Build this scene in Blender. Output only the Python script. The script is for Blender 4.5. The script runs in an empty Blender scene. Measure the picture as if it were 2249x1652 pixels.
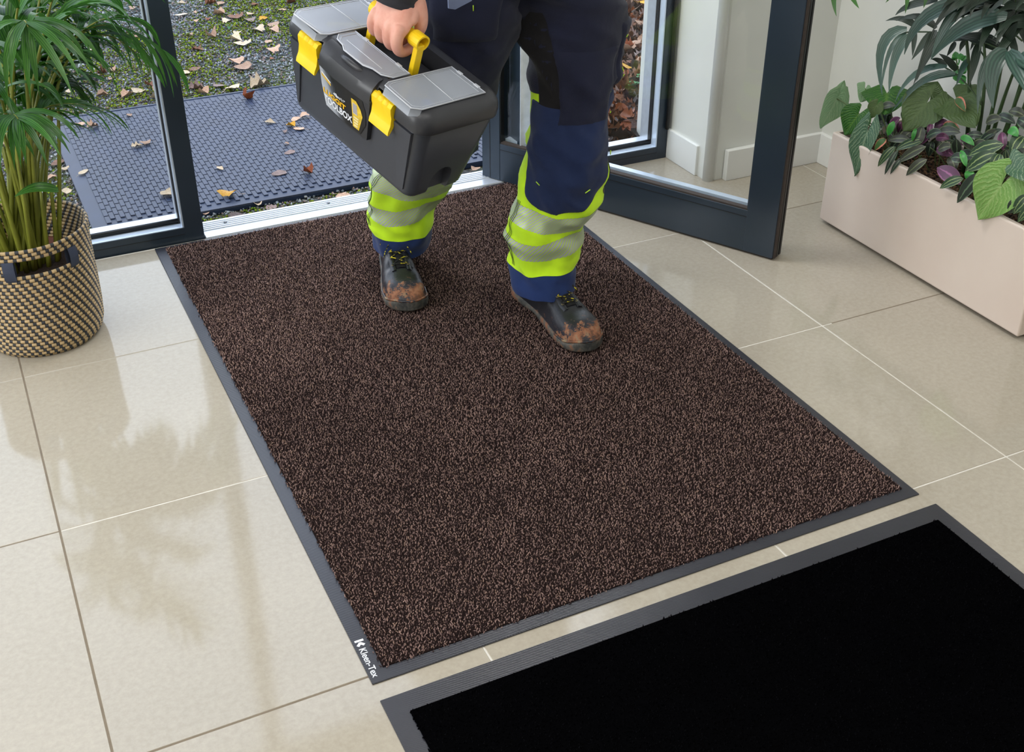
import bpy, bmesh, math, random
import numpy as np
from mathutils import Vector, Matrix, noise
from math import sin, cos, pi, sqrt, radians
SC = bpy.context.scene
COL = SC.collection
rnd = random.Random(7)
# ------------------------------------------------------------------ camera
FPX, YAW, PITCH, ROLL = 2562.4253, 0.4489, 0.5670, 0.0007
CAMP = Vector((0.03114, -1.91254, 1.43833))
def cam_axes():
    cy, sy, cp, sp = cos(YAW), sin(YAW), cos(PITCH), sin(PITCH)
    f = Vector((sy*cp, cy*cp, -sp)); r = Vector((cy, -sy, 0)); u = r.cross(f)
    return r*cos(ROLL)+u*sin(ROLL), -r*sin(ROLL)+u*cos(ROLL), f
CR, CU, CF = cam_axes()
camd = bpy.data.cameras.new('camera'); cam = bpy.data.objects.new('camera', camd); COL.objects.link(cam)
camd.sensor_fit = 'HORIZONTAL'; camd.sensor_width = 36.0; camd.lens = FPX/2249*36.0
camd.clip_start = 0.02; camd.clip_end = 200
M = Matrix((CR, CU, -CF)).transposed().to_4x4(); M.translation = CAMP
cam.matrix_world = M
SC.camera = cam
# ------------------------------------------------------------------ light
W = bpy.data.worlds.new('overcast_sky'); SC.world = W; W.use_nodes = True
nt = W.node_tree; bg = nt.nodes['Background']
tc = nt.nodes.new('ShaderNodeTexCoord'); sp = nt.nodes.new('ShaderNodeSeparateXYZ'); cr = nt.nodes.new('ShaderNodeValToRGB')
nt.links.new(tc.outputs['Generated'], sp.inputs[0]); nt.links.new(sp.outputs['Z'], cr.inputs[0]); nt.links.new(cr.outputs[0], bg.inputs[0])
cr.color_ramp.elements[0].position = 0.0; cr.color_ramp.elements[0].color = (0.86, 0.90, 0.96, 1)
cr.color_ramp.elements[1].position = 0.8; cr.color_ramp.elements[1].color = (0.62, 0.74, 0.95, 1)
bg.inputs[1].default_value = 3.0
def area(name, loc, tgt, sx, sy, power, col=(1, 1, 1)):
    l = bpy.data.lights.new(name, 'AREA'); l.shape = 'RECTANGLE'; l.size = sx; l.size_y = sy; l.energy = power; l.color = col
    o = bpy.data.objects.new(name, l); COL.objects.link(o); o.location = loc
    o.rotation_euler = (Vector(tgt)-Vector(loc)).to_track_quat('-Z', 'Y').to_euler(); return o
area('overhead_fill_light', (-0.7, -1.2, 2.62), (-0.7, -1.2, 0), 1.8, 1.8, 35, (1, 0.97, 0.93))  # unseen overhead fill added to light the room, not a known fitting
area('overhead_fill_light', (1.2, -2.0, 2.62), (1.2, -2.0, 0), 1.2, 1.2, 18, (1, 0.97, 0.93))  # second added overhead fill, smaller, behind the viewpoint
area('side_fill_light', (-2.5, 0.0, 1.5), (0.9, 0.3, 0.3), 2.0, 1.8, 84, (0.96, 0.98, 1.0))  # added fill from the left; the wall there has no window
area('stub_fill_light', (1.20, 0.80, 2.3), (2.05, 1.0, 0.1), 0.4, 0.4, 22, (1, 0.98, 0.95))  # unseen fill added to brighten the wall stub and floor behind the door
SC.view_settings.view_transform = 'Standard'; SC.view_settings.look = 'None'
SC.view_settings.gamma = 1.0; SC.view_settings.use_curve_mapping = False
SC.view_settings.exposure = 0.0
# ------------------------------------------------------------------ helpers
def ray(px, py): return CF*FPX + CR*(px-1124.5) + CU*(826-py)
def onz(px, py, z=0.0):
    d = ray(px, py); return CAMP + d*((z-CAMP.z)/d.z)
def onx(px, py, x):
    d = ray(px, py); return CAMP + d*((x-CAMP.x)/d.x)
def ony(px, py, y):
    d = ray(px, py); return CAMP + d*((y-CAMP.y)/d.y)
def s2l(c): return tuple(((v/255)/12.92 if v/255 <= 0.04045 else ((v/255+0.055)/1.055)**2.4) for v in c)
class N:
    "tiny node helper"
    def __init__(s, name):
        s.m = bpy.data.materials.new(name); s.m.use_nodes = True; s.t = s.m.node_tree
        s.b = s.t.nodes['Principled BSDF']; s.out = s.t.nodes['Material Output']
    def n(s, typ, **kw):
        x = s.t.nodes.new(typ)
        for k, v in kw.items():
            if k.startswith('i_'): x.inputs[int(k[2:]) if k[2:].isdigit() else k[2:].replace('_', ' ')].default_value = v
            else: setattr(x, k, v)
        return x
    def l(s, a, b): s.t.links.new(a, b)
    def co(s, kind='Object', scale=(1, 1, 1)):
        t = s.n('ShaderNodeTexCoord'); m = s.n('ShaderNodeMapping'); m.inputs[3].default_value = scale
        s.l(t.outputs[kind], m.inputs[0]); return m.outputs[0]
    def noise(s, vec, scale, detail=3, rough=0.5):
        x = s.n('ShaderNodeTexNoise'); x.inputs['Scale'].default_value = scale; x.inputs['Detail'].default_value = detail
        x.inputs['Roughness'].default_value = rough
        s.l(vec, x.inputs['Vector']); return x.outputs['Fac']
    def ramp(s, fac, stops, interp='LINEAR'):
        r = s.n('ShaderNodeValToRGB'); e = r.color_ramp; e.interpolation = interp
        while len(e.elements) < len(stops): e.elements.new(0.5)
        for i, (p, c) in enumerate(stops): e.elements[i].position = p; e.elements[i].color = (*c, 1) if len(c) == 3 else c
        s.l(fac, r.inputs[0]); return r.outputs[0]
    def mix(s, f, a, b, blend='MIX'):
        x = s.n('ShaderNodeMix', data_type='RGBA', blend_type=blend)
        for i, v in ((0, f), (6, a), (7, b)):
            if isinstance(v, bpy.types.NodeSocket): s.l(v, x.inputs[i])
            else: x.inputs[i].default_value = v if not isinstance(v, tuple) else (*v, 1)[:4]
        return x.outputs[2]
    def math(s, op, a, b=None, c=None):
        x = s.n('ShaderNodeMath', operation=op)
        for i, v in enumerate((a, b, c)):
            if v is None: continue
            if isinstance(v, bpy.types.NodeSocket): s.l(v, x.inputs[i])
            else: x.inputs[i].default_value = v
        return x.outputs[0]
    def bump(s, h, strength=0.3, dist=0.002):
        x = s.n('ShaderNodeBump'); x.inputs['Strength'].default_value = strength; x.inputs['Distance'].default_value = dist
        s.l(h, x.inputs['Height']); s.l(x.outputs[0], s.b.inputs['Normal']); return s
    def base(s, v, rough=0.5, metal=0.0, spec=0.5):
        if isinstance(v, bpy.types.NodeSocket): s.l(v, s.b.inputs['Base Color'])
        else: s.b.inputs['Base Color'].default_value = (*v, 1)
        s.b.inputs['Roughness'].default_value = rough; s.b.inputs['Metallic'].default_value = metal
        s.b.inputs['Specular IOR Level'].default_value = spec; return s
def simple(name, rgb, rough=0.5, metal=0.0, spec=0.5, var=0.12, vscale=30, bump=0.0, bscale=300, bdist=0.001):
    c = s2l(rgb); k = N(name); v = k.co()
    f = k.noise(v, vscale, 4)
    k.base(k.ramp(f, [(0.3, tuple(x*(1-var) for x in c)), (0.7, tuple(min(1, x*(1+var)) for x in c))]), rough, metal, spec)
    if bump: k.bump(k.noise(v, bscale, 3), bump, bdist)
    return k.m
def link(name, me, m=None, parent=None, loc=None):
    o = bpy.data.objects.new(name, me); COL.objects.link(o)
    if m is not None:
        if isinstance(m, (list, tuple)):
            for x in m: me.materials.append(x)
        elif not me.materials: me.materials.append(m)
    if parent is not None: o.parent = parent
    if loc is not None: o.location = loc
    return o
def soften(me, ang=34):
    me.polygons.foreach_set('use_smooth', [True]*len(me.polygons)); me.set_sharp_from_angle(angle=radians(ang))
def pyobj(name, vs, fs, m, parent=None, smooth=True, loc=None, mi=None, uv=None):
    me = bpy.data.meshes.new(name); me.from_pydata([tuple(v) for v in vs], [], fs)
    if smooth: me.polygons.foreach_set('use_smooth', [True]*len(me.polygons))
    else: soften(me)
    if uv is not None:
        l = me.uv_layers.new(name='UVMap'); idx = np.empty(len(me.loops), int); me.loops.foreach_get('vertex_index', idx)
        l.data.foreach_set('uv', np.asarray(uv, float)[idx].ravel())
    o = link(name, me, m, parent, loc)
    if mi is not None: me.polygons.foreach_set('material_index', mi)
    me.update(); return o
def bmobj(name, bm, m, parent=None, smooth=False, loc=None):
    bmesh.ops.recalc_face_normals(bm, faces=bm.faces)
    me = bpy.data.meshes.new(name); bm.to_mesh(me); bm.free()
    if smooth: me.polygons.foreach_set('use_smooth', [True]*len(me.polygons))
    return link(name, me, m, parent, loc)
def addbox(bm, x0, x1, y0, y1, z0, z1, bev=0.0, seg=2, mat=None):
    r = bmesh.ops.create_cube(bm, size=1.0)
    vs = r['verts']
    for v in vs: v.co = Vector((x0+(v.co.x+.5)*(x1-x0), y0+(v.co.y+.5)*(y1-y0), z0+(v.co.z+.5)*(z1-z0)))
    if bev:
        es = list({e for v in vs for e in v.link_edges})
        bmesh.ops.bevel(bm, geom=es, offset=bev, segments=seg, affect='EDGES', profile=0.5, clamp_overlap=True)
    return bm
def box(name, b, m, parent=None, bev=0.0, seg=2, smooth=False):
    bm = bmesh.new(); addbox(bm, *b, bev=bev, seg=seg); return bmobj(name, bm, m, parent, smooth)
def tubegeo(pts, rad, sides=6, cap=True, vs=None, fs=None):
    vs = [] if vs is None else vs; fs = [] if fs is None else fs
    pts = [Vector(p) for p in pts]; n = len(pts)
    rads = rad if isinstance(rad, (list, tuple)) else [rad]*n
    nrm = None; base = len(vs)
    for i, p in enumerate(pts):
        t = (pts[min(i+1, n-1)]-pts[max(i-1, 0)]).normalized()
        if nrm is None:
            nrm = t.orthogonal().normalized()
        else:
            nrm = (nrm - t*nrm.dot(t)); nrm = nrm.normalized() if nrm.length > 1e-6 else t.orthogonal().normalized()
        b = t.cross(nrm)
        for k in range(sides):
            a = 2*pi*k/sides; vs.append(p + (nrm*cos(a)+b*sin(a))*rads[i])
    for i in range(n-1):
        for k in range(sides):
            a = base+i*sides+k; b2 = base+i*sides+(k+1) % sides
            fs.append((a, b2, b2+sides, a+sides))
    if cap:
        fs.append(tuple(base+k for k in range(sides))[::-1]); fs.append(tuple(base+(n-1)*sides+k for k in range(sides)))
    return vs, fs
def tube(name, pts, rad, m, parent=None, sides=6, cap=True):
    vs, fs = tubegeo(pts, rad, sides, cap); return pyobj(name, vs, fs, m, parent)
def bez(ps, n):
    ps = [Vector(p) for p in ps]; out = []
    for i in range(n+1):
        t = i/n; q = ps[:]
        while len(q) > 1: q = [q[k].lerp(q[k+1], t) for k in range(len(q)-1)]
        out.append(q[0])
    return out
def catmull(ps, n):
    ps = [Vector(p) for p in ps]; P = [ps[0]*2-ps[1]]+ps+[ps[-1]*2-ps[-2]]; out = []
    for i in range(1, len(P)-2):
        for k in range(n):
            t = k/n; a, b, c, d = P[i-1:i+3]
            out.append(0.5*((2*b)+(c-a)*t+(2*a-5*b+4*c-d)*t*t+(3*b-a-3*c+d)*t**3))
    out.append(ps[-1]); return out
def loft(rings, closed=True, cap0=True, cap1=True, vs=None, fs=None):
    vs = [] if vs is None else vs; fs = [] if fs is None else fs; b = len(vs); n = len(rings[0])
    for r in rings: vs.extend(r)
    for i in range(len(rings)-1):
        for k in range(n if closed else n-1):
            a = b+i*n+k; c = b+i*n+(k+1) % n; fs.append((a, c, c+n, a+n))
    if cap0: fs.append(tuple(b+k for k in range(n))[::-1])
    if cap1: fs.append(tuple(b+(len(rings)-1)*n+k for k in range(n)))
    return vs, fs
def empty(name, loc=(0, 0, 0), label=None, cat=None, group=None, mw=None):
    o = bpy.data.objects.new(name, None); COL.objects.link(o); o.empty_display_size = 0.05
    if mw is not None: o.matrix_world = mw
    else: o.location = loc
    return tag(o, label, cat, group)
def tag(o, label=None, cat=None, group=None, kind=None):
    if label: o['label'] = label
    if cat: o['category'] = cat
    if group: o['group'] = group
    if kind: o['kind'] = kind
    return o
def booled(o, cutters, op='DIFFERENCE'):
    for c in cutters:
        md = o.modifiers.new('b', 'BOOLEAN'); md.operation = op; md.object = c; md.solver = 'EXACT'
    bpy.context.view_layer.update()
    dg = bpy.context.evaluated_depsgraph_get()
    me = bpy.data.meshes.new_from_object(o.evaluated_get(dg)); o.modifiers.clear(); o.data = me; soften(me)
    for c in cutters: bpy.data.objects.remove(c, do_unlink=True)
    return o
def scatter(name, tv, tf, pos, rot, scl, colr, m, parent=None, smooth=True, kind='stuff'):
    "one mesh of many copies of template; rot (n,3,3), scl (n,3), colr (n,3)"
    tv = np.asarray(tv, float); tf = np.asarray(tf, int); n = len(pos); k = len(tv)
    V = np.einsum('nij,nkj->nki', rot, tv[None]*scl[:, None, :])+pos[:, None, :]
    F = tf[None]+(np.arange(n)*k)[:, None, None]; F = F.reshape(-1, tf.shape[1]); V = V.reshape(-1, 3)
    me = bpy.data.meshes.new(name); me.vertices.add(len(V)); me.vertices.foreach_set('co', V.ravel())
    nf = len(F); c = tf.shape[1]; me.loops.add(nf*c); me.loops.foreach_set('vertex_index', F.ravel())
    me.polygons.add(nf); me.polygons.foreach_set('loop_start', np.arange(nf)*c)
    me.polygons.foreach_set('use_smooth', np.full(nf, smooth)); me.update(calc_edges=True)
    a = me.color_attributes.new('Col', 'FLOAT_COLOR', 'POINT')
    C4 = np.ones((n, k, 4)); C4[:, :, :3] = colr[:, None, :]; a.data.foreach_set('color', C4.ravel())
    o = link(name, me, m, parent); o['kind'] = kind; return o
def rotz_tilt(n, rng, tilt):
    a = rng.uniform(0, 2*pi, n); b = rng.normal(0, tilt, n); c = rng.normal(0, tilt, n)
    Z = np.zeros((n, 3, 3)); Z[:, 0, 0] = np.cos(a); Z[:, 0, 1] = -np.sin(a); Z[:, 1, 0] = np.sin(a); Z[:, 1, 1] = np.cos(a); Z[:, 2, 2] = 1
    X = np.zeros((n, 3, 3)); X[:, 0, 0] = 1; X[:, 1, 1] = np.cos(b); X[:, 1, 2] = -np.sin(b); X[:, 2, 1] = np.sin(b); X[:, 2, 2] = np.cos(b)
    Y = np.zeros((n, 3, 3)); Y[:, 1, 1] = 1; Y[:, 0, 0] = np.cos(c); Y[:, 0, 2] = np.sin(c); Y[:, 2, 0] = -np.sin(c); Y[:, 2, 2] = np.cos(c)
    return X@Y@Z
def attr_mat(name, rough=0.8, spec=0.3, mul=None):
    k = N(name); a = k.n('ShaderNodeVertexColor', layer_name='Col'); k.base(a.outputs[0], rough, 0, spec); return k.m
# ------------------------------------------------------------------ materials
k = N('floor_tile_stone'); v = k.co('Object'); oi = k.n('ShaderNodeObjectInfo')
f1 = k.noise(v, 3, 5); f2 = k.noise(v, 90, 4, 0.7)
c = k.ramp(f1, [(0.3, s2l((166, 158, 143))), (0.7, s2l((176, 168, 153)))])
c = k.mix(0.35, c, k.ramp(f2, [(0.35, s2l((156, 147, 132))), (0.65, s2l((182, 174, 159)))]))
hsv = k.n('ShaderNodeHueSaturation'); k.l(c, hsv.inputs['Color']); k.l(k.math('MULTIPLY_ADD', oi.outputs['Random'], 0.05, 0.965), hsv.inputs['Value'])
k.base(hsv.outputs[0], 0.11, 0, 0.55)
k.l(k.math('MULTIPLY_ADD', k.noise(v, 14, 5), 0.07, 0.045), k.b.inputs['Roughness']); k.bump(k.noise(v, 7, 2), 0.03, 0.004)
TILE = k.m
GROUT_L = simple('pale_grout', (212, 208, 199), 0.85); GROUT_D = simple('dirty_grout', (120, 108, 92), 0.9)
WALL = simple('wall_paint', (222, 223, 218), 0.6, var=0.04, vscale=3, bump=0.05, bscale=80)
WHITE = simple('white_gloss_paint', (236, 237, 235), 0.35, var=0.04, vscale=6)
CEIL = simple('ceiling_paint', (225, 224, 220), 0.8, var=0.02)
k = N('slate_powder_coat'); v = k.co(); k.base(k.ramp(k.noise(v, 4, 3), [(0.3, s2l((41, 52, 64))), (0.7, s2l((48, 60, 73)))]), 0.28, 0.15, 0.5)
k.bump(k.noise(v, 900, 2), 0.08, 0.0004); FRAME = k.m
ALU = simple('brushed_aluminium', (206, 212, 220), 0.30, 0.45, var=0.06, vscale=60, bump=0.1, bscale=500)
FRAMEL = simple('blue_grey_bead_sky_sheen', (206, 220, 238), 0.2, 0.2, var=0.05)  # base colour raised to paint in the bright reflection on caps and beads
RUBB = simple('black_gasket', (24, 24, 26), 0.45)
SEAL = simple('brown_brush_seal', (62, 54, 50), 0.85, bump=0.6, bscale=900)
k = N('window_glass'); k.b.inputs['Base Color'].default_value = (1, 1, 1, 1)
g = k.n('ShaderNodeBsdfGlass'); g.inputs['Roughness'].default_value = 0.0; g.inputs['IOR'].default_value = 1.01
tr = k.n('ShaderNodeBsdfTransparent'); tr.inputs[0].default_value = (0.985, 0.99, 0.987, 1)
gl = k.n('ShaderNodeBsdfGlossy'); gl.inputs['Roughness'].default_value = 0.0
fr = k.n('ShaderNodeFresnel'); fr.inputs[0].default_value = 1.45; mx = k.n('ShaderNodeMixShader')
geo = k.n('ShaderNodeNewGeometry'); k.l(k.math('MULTIPLY', fr.outputs[0], k.math('SUBTRACT', 1.0, geo.outputs['Backfacing'])), mx.inputs[0]); k.l(tr.outputs[0], mx.inputs[1]); k.l(gl.outputs[0], mx.inputs[2]); k.l(mx.outputs[0], k.out.inputs[0])
GLASS = k.m
# ------------------------------------------------------------------ room
G = 0.0017
floor = box('floor', (-2.64, 4.26, -4.24, 1.145, -0.06, -0.0010), GROUT_L); tag(floor, 'cream polished stone tile floor of the entrance', None, None, 'structure')
for q in ((-2.4, .41, .5985, .6015), (-2.4, .41, -.6018, -.5982), (-2.4, .41, -1.2018, -1.1982), (1.83, 2.6, -.0018, .0018), (-2.4, 0, -.0016, .0016), (1.9, 2.6, .5982, .6018)):
    box('dark_grout', (*q, -0.004, -0.0007), GROUT_D if q[2] != .5985 else simple('grey_grout', (172, 166, 154), .9), floor)
gd = box('dark_grout', (-0.0022, 0.0022, -4.2, 1.14, -0.004, -0.0006), GROUT_D, floor)
tm = {}
def tile(x0, x1, y0, y1):
    w, d = round(x1-x0, 3), round(y1-y0, 3)
    if (w, d) not in tm:
        bm = bmesh.new(); addbox(bm, G, w-G, G, d-G, -0.01, 0, bev=0.0008, seg=1)
        me = bpy.data.meshes.new('floor_tile'); bm.to_mesh(me); bm.free(); me.materials.append(TILE); tm[(w, d)] = me
    o = bpy.data.objects.new('floor_tile', tm[(w, d)]); COL.objects.link(o); o.parent = floor; o.location = (x0, y0, 0)
for i in range(-4, 7):
    for j in range(-7, 2):
        x0, x1, y0, y1 = i*.6, i*.6+.6, j*.6, min(j*.6+.6, 1.14)
        if x0 >= 2.4 and y1 > 0.86: y1 = 0.6+.26 if y0 < .86 else y1
        tile(x0, x1, y0, y1)
def struct(o): o['kind'] = 'structure'; return o
# right-hand walls, column stub, skirting
def prism(name, poly, z0, z1, m, parent=None, bev=0):
    bm = bmesh.new(); a = [bm.verts.new((x, y, z0)) for x, y in poly]; f = bm.faces.new(a)
    r = bmesh.ops.extrude_face_region(bm, geom=[f]); bmesh.ops.translate(bm, verts=[v for v in r['geom'] if isinstance(v, bmesh.types.BMVert)], vec=(0, 0, z1-z0))
    return bmobj(name, bm, m, parent)
wr = struct(prism('wall_right', [(2.045, 1.30), (2.045, 0.90), (2.075, 0.875), (2.465, 0.865), (2.47, -4.3), (2.62, -4.3), (2.62, 1.30)], 0, 2.72, WALL))
wr['label'] = 'off white painted side wall with a stub return beside the window'
st = struct(box('trim_1', (2.036, 2.048, 0.93, 1.10, 0, 0.098), WHITE, bev=0.002)); st['label'] = 'white skirting board on the wall return next to the glass door'
s2 = struct(box('trim_2', (2.10, 2.455, 0.852, 0.872, 0, 0.098), WHITE, bev=0.002)); s2['label'] = 'white skirting board on the short wall behind the glass door'
s3 = struct(box('baseboard_right', (2.452, 2.472, -4.2, 0.865, 0, 0.098), WHITE, bev=0.002)); s3['label'] = 'white skirting board along the wall behind the planter'
t3 = struct(tube('trim_3', [(2.056, 0.886, 0.0), (2.056, 0.886, 1.4), (2.056, 0.886, 2.7)], 0.017, WHITE, sides=16)); t3['label'] = 'rounded white corner bead running up the wall stub'
for o, l in ((struct(box('wall_left', (-2.72, -2.62, -4.3, 1.2, 0, 2.72), WALL)), 'plain painted wall out of sight on the left'),
          (struct(box('wall_back', (-2.72, 2.62, -4.4, -4.24, 0, 2.72), WALL)), 'plain painted wall behind the viewer'),
          (struct(box('ceiling', (-2.72, 2.62, -4.4, 1.30, 2.70, 2.80), CEIL)), 'flat white ceiling'),
          (struct(box('wall_front', (-2.72, 2.62, 1.15, 1.30, 2.30, 2.72), WALL)), 'wall band above the glazed entrance'),
          (struct(box('wall_front', (-2.72, -1.10, 1.15, 1.30, 0, 2.31), WALL)), 'wall beside the fixed glass panel')): o['label'] = l
# fixed window left of the opening (window_1)
w1 = struct(empty('window_1', (0, 0, 0), 'dark slate framed fixed glass panel left of the doorway'))
def framed(root, X0, X1, Yf, sillz, postL, postR, right_face=True):
    "bottom rail, beads and glass of a fixed panel between X0 and X1 (inner opening), front face at Yf"
    box('bottom_rail', (X0-0.002, X1+0.002, Yf, Yf+0.10, -0.004, sillz), FRAME, root, bev=0.0015)
    box('rail_joint', (X0, X1, Yf-0.0008, Yf+0.001, sillz*.52, sillz*.55), RUBB, root)
    box('sill_cap', (X0, X1, Yf+0.002, Yf+0.030, sillz-0.001, sillz+0.0016), FRAMEL, root, bev=0.0006)
    tube('gasket', [(X0, Yf+0.037, sillz+0.008), (X1, Yf+0.037, sillz+0.008)], 0.0075, RUBB, root, 8)
    box('outer_sill', (X0, X1, Yf+0.047, Yf+0.098, sillz-0.001, sillz+0.004), ALU, root, bev=0.001)
    box('glass_pane', (X0-0.004, X1+0.004, Yf+0.040, Yf+0.046, sillz, 2.26), GLASS, root)
    for x, sgn in ((X0, 1), (X1, -1)):
        a, b = sorted((x, x+sgn*0.004)); box('side_bead', (a, b, Yf+0.002, Yf+0.030, sillz, 2.26), FRAMEL, root)
        a, b = sorted((x, x+sgn*0.008)); box('gasket', (a, b, Yf+0.030, Yf+0.047, sillz, 2.26), RUBB, root)
        a, b = sorted((x, x+sgn*0.005)); box('outer_bead', (a, b, Yf+0.047, Yf+0.098, sillz, 2.26), ALU, root)
    for x0, x1 in ((X0-postL, X0), (X1, X1+postR)):
        box('post', (x0, x1, Yf, Yf+0.10, -0.004, 2.30), FRAME, root, bev=0.0015)
    box('top_rail', (X0, X1, Yf, Yf+0.10, 2.24, 2.30), FRAME, root)
framed(w1, -1.05, 0.494, 1.152, 0.041, 0.05, 0.052)
w2 = struct(empty('window_2', (0, 0, 0), 'fixed glass panel between the doorway and the wall stub'))
framed(w2, 1.578, 2.000, 1.10, 0.041, 0.068, 0.036)
box('door_post_face', (1.508, 1.560, 1.0965, 1.1015, 0.0, 2.25), simple('post_face_sky_sheen', (226, 234, 244), .25, .35), w2, bev=0.0008)  # near-white colour stands in for sky reflected on the post face
tube('window_bolt', [(2.028, 1.092, 0.10), (2.028, 1.092, 0.9)], 0.006, RUBB, w2, 8)
# threshold
th = struct(empty('trim_4', (0, 0, 0), 'ribbed silver aluminium threshold strip across the doorway'))
box('plate', (0.548, 1.508, 1.142, 1.250, -0.004, 0.004), ALU, th, bev=0.001)
for i in range(5): box('rib', (0.548, 1.508, 1.186+i*.012, 1.192+i*.012, 0.003, 0.0065), ALU, th, bev=0.001)
for x in (0.62, 0.93, 1.22, 1.44):
    bm = bmesh.new(); bmesh.ops.create_cone(bm, cap_ends=True, segments=14, radius1=.006, radius2=.0045, depth=.003)
    s = bmobj('screw', bm, simple('screw_steel', (120, 122, 125), .4, .9), th, True); s.location = (x, 1.215, 0.0075)
# glass door, swung inwards
H0 = Vector((1.431, 1.208, 0)); DS = Vector((0.466, -0.861, 0)).normalized(); DT = Vector((DS.y, -DS.x, 0))   # DT faces the camera side
mw = Matrix((DS, -DT, Vector((0, 0, 1)))).transposed().to_4x4(); mw.translation = H0
door = struct(empty('door_1', label='glazed entrance door with a dark slate frame standing open', mw=mw))
TH = 0.052; DL = 0.985
box('hinge_stile', (0, 0.068, 0, TH, 0.006, 2.12), FRAME, door, bev=0.0015)
box('hinge_stile_joint', (0.0295, 0.0315, -0.0008, 0.001, 0.008, 2.1), RUBB, door)
box('closing_stile', (DL-0.088, DL, 0, TH, 0.006, 2.12), FRAME, door, bev=0.0015)
box('bottom_rail', (0.0675, DL-0.0875, 0.0006, TH-.0006, 0.006, 0.125), FRAME, door, bev=0.001)
box('bottom_rail_groove', (0.068, DL-0.088, -0.0003, 0.001, 0.106, 0.1075), RUBB, door)
box('top_rail', (0.0675, DL-0.0875, 0.0006, TH-.0006, 2.0, 2.12), FRAME, door, bev=0.001)
box('glazing_bead', (0.068, DL-0.088, 0.003, 0.020, 0.124, 0.130), SEAL, door)
box('glazing_bead', (0.068, DL-0.088, 0.0285, 0.05, 0.124, 0.134), FRAMEL, door)
box('glazing_bead', (0.0675, 0.0705, 0.003, 0.020, 0.128, 2.0), RUBB, door)
box('glazing_bead', (DL-0.0905, DL-0.0875, 0.003, 0.020, 0.128, 2.0), FRAME, door)
box('glass_pane', (0.069, DL-0.09, 0.021, 0.027, 0.127, 2.003), GLASS, door)
for a, b, m in ((0.004, 0.016, SEAL), (0.018, 0.028, RUBB), (0.034, 0.044, RUBB)):
    box('edge_seal', (DL-.001, DL+0.005, a, b, 0.006, 2.11), m, door, bev=0.001)
box('drop_seal', (0.01, DL-.004, 0.006, 0.02, 0.0003, 0.008), SEAL, door)
# ------------------------------------------------------------------ outside
k = N('gravel_ground'); v = k.co(); vo = k.n('ShaderNodeTexVoronoi'); vo.inputs['Scale'].default_value = 85; k.l(v, vo.inputs['Vector'])
k.base(k.mix(k.ramp(k.noise(v, 3, 5), [(0.45, (0, 0, 0)), (0.6, (1, 1, 1))]), k.ramp(vo.outputs['Distance'], [(0, s2l((110, 112, 112))), (0.6, s2l((58, 58, 56)))]), s2l((62, 74, 30))), 0.9)
k.bump(vo.outputs['Distance'], 0.8, 0.008); GROUND = k.m
ground = struct(box('floor', (-14, 16, 1.249, 26, -0.12, -0.022), GROUND)); ground['label'] = 'gravel and moss ground outside the entrance'
struct(box('floor', (-3, 3, 1.14, 1.26, -0.1, -0.005), simple('concrete_strip', (120, 118, 112), 0.9)))['label'] = 'concrete strip under the glazing'
rng = np.random.default_rng(3)
MX0, MX1, MY0, MY1 = 0.27, 1.79, 1.335, 2.345
def patch(x, y, s=1.7, off=0): return np.array([noise.noise(Vector((a*s+off, b*s, 2.1)))+.5*noise.noise(Vector((a*s*3+off, b*s*3, 5.1))) for a, b in zip(x, y)])
n = 66000
X = rng.uniform(-0.55, 2.0, n); Y = rng.uniform(1.25, 4.35, n)
ok = ~((X > MX0+.01) & (X < MX1-.01) & (Y > MY0+.01) & (Y < MY1-.01)) & ~((X > 1.80) & (Y < 2.6)) & (X < 0.3+0.62*Y) & (X > -1.1+.42*(Y-1.2))
X, Y = X[ok], Y[ok]; n = len(X)
octv = [(1, 0, 0), (-1, 0, 0), (0, 1, 0), (0, -1, 0), (0, 0, 1), (0, 0, -1)]
octf = [(0, 2, 4), (2, 1, 4), (1, 3, 4), (3, 0, 4), (2, 0, 5), (1, 2, 5), (3, 1, 5), (0, 3, 5)]
sz = rng.uniform(0.0030, 0.0066, n); scl = np.stack([sz*rng.uniform(.8, 1.4, n), sz*rng.uniform(.8, 1.2, n), sz*rng.uniform(.6, 1, n)], 1)
pal = np.array([s2l(c) for c in ((134, 142, 148), (112, 119, 124), (150, 156, 160), (98, 104, 109), (130, 125, 122), (146, 126, 118), (180, 182, 184), (106, 116, 124), (116, 110, 104))])
colr = pal[rng.integers(0, len(pal), n)]*rng.uniform(.65, 1.1, (n, 1))
GRAV = attr_mat('grey_gravel', 0.75, 0.4)
gr = scatter('gravel', octv, octf, np.stack([X, Y, rng.uniform(-0.022, -0.014, n)], 1), rotz_tilt(n, rng, .5), scl, colr, GRAV)
tag(gr, 'small grey-blue stones covering the ground outside', 'gravel')
n = 74000
X = rng.uniform(-0.55, 2.3, n); Y = rng.uniform(1.25, 4.35, n)
ok = ~((X > MX0-.005) & (X < MX1+.005) & (Y > MY0-.02) & (Y < MY1+.01)) & ~((X > 1.80) & (Y < 2.6)) & (X < 0.3+0.62*Y) & (X > -1.1+.42*(Y-1.2)); X, Y = X[ok], Y[ok]
pv = patch(X, Y); ok = pv+rng.normal(0, .20, len(X)) > 0.04; X, Y = X[ok], Y[ok]; n = len(X)
sz = rng.uniform(0.003, 0.006, n); scl = np.stack([sz, sz*.8, sz*1.1], 1)
pal = np.array([s2l(c) for c in ((112, 134, 36), (94, 118, 34), (142, 160, 40), (78, 92, 34), (120, 128, 54), (104, 96, 56))])
mo = scatter('moss', octv, octf, np.stack([X, Y, rng.uniform(-0.017, -0.0105, n)], 1), rotz_tilt(n, rng, .6), scl, pal[rng.integers(0, 6, n)]*rng.uniform(.6, 1.1, (n, 1)), attr_mat('green_moss', 0.95, 0.1))
tag(mo, 'green moss growing between the outside stones', 'moss')
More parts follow.
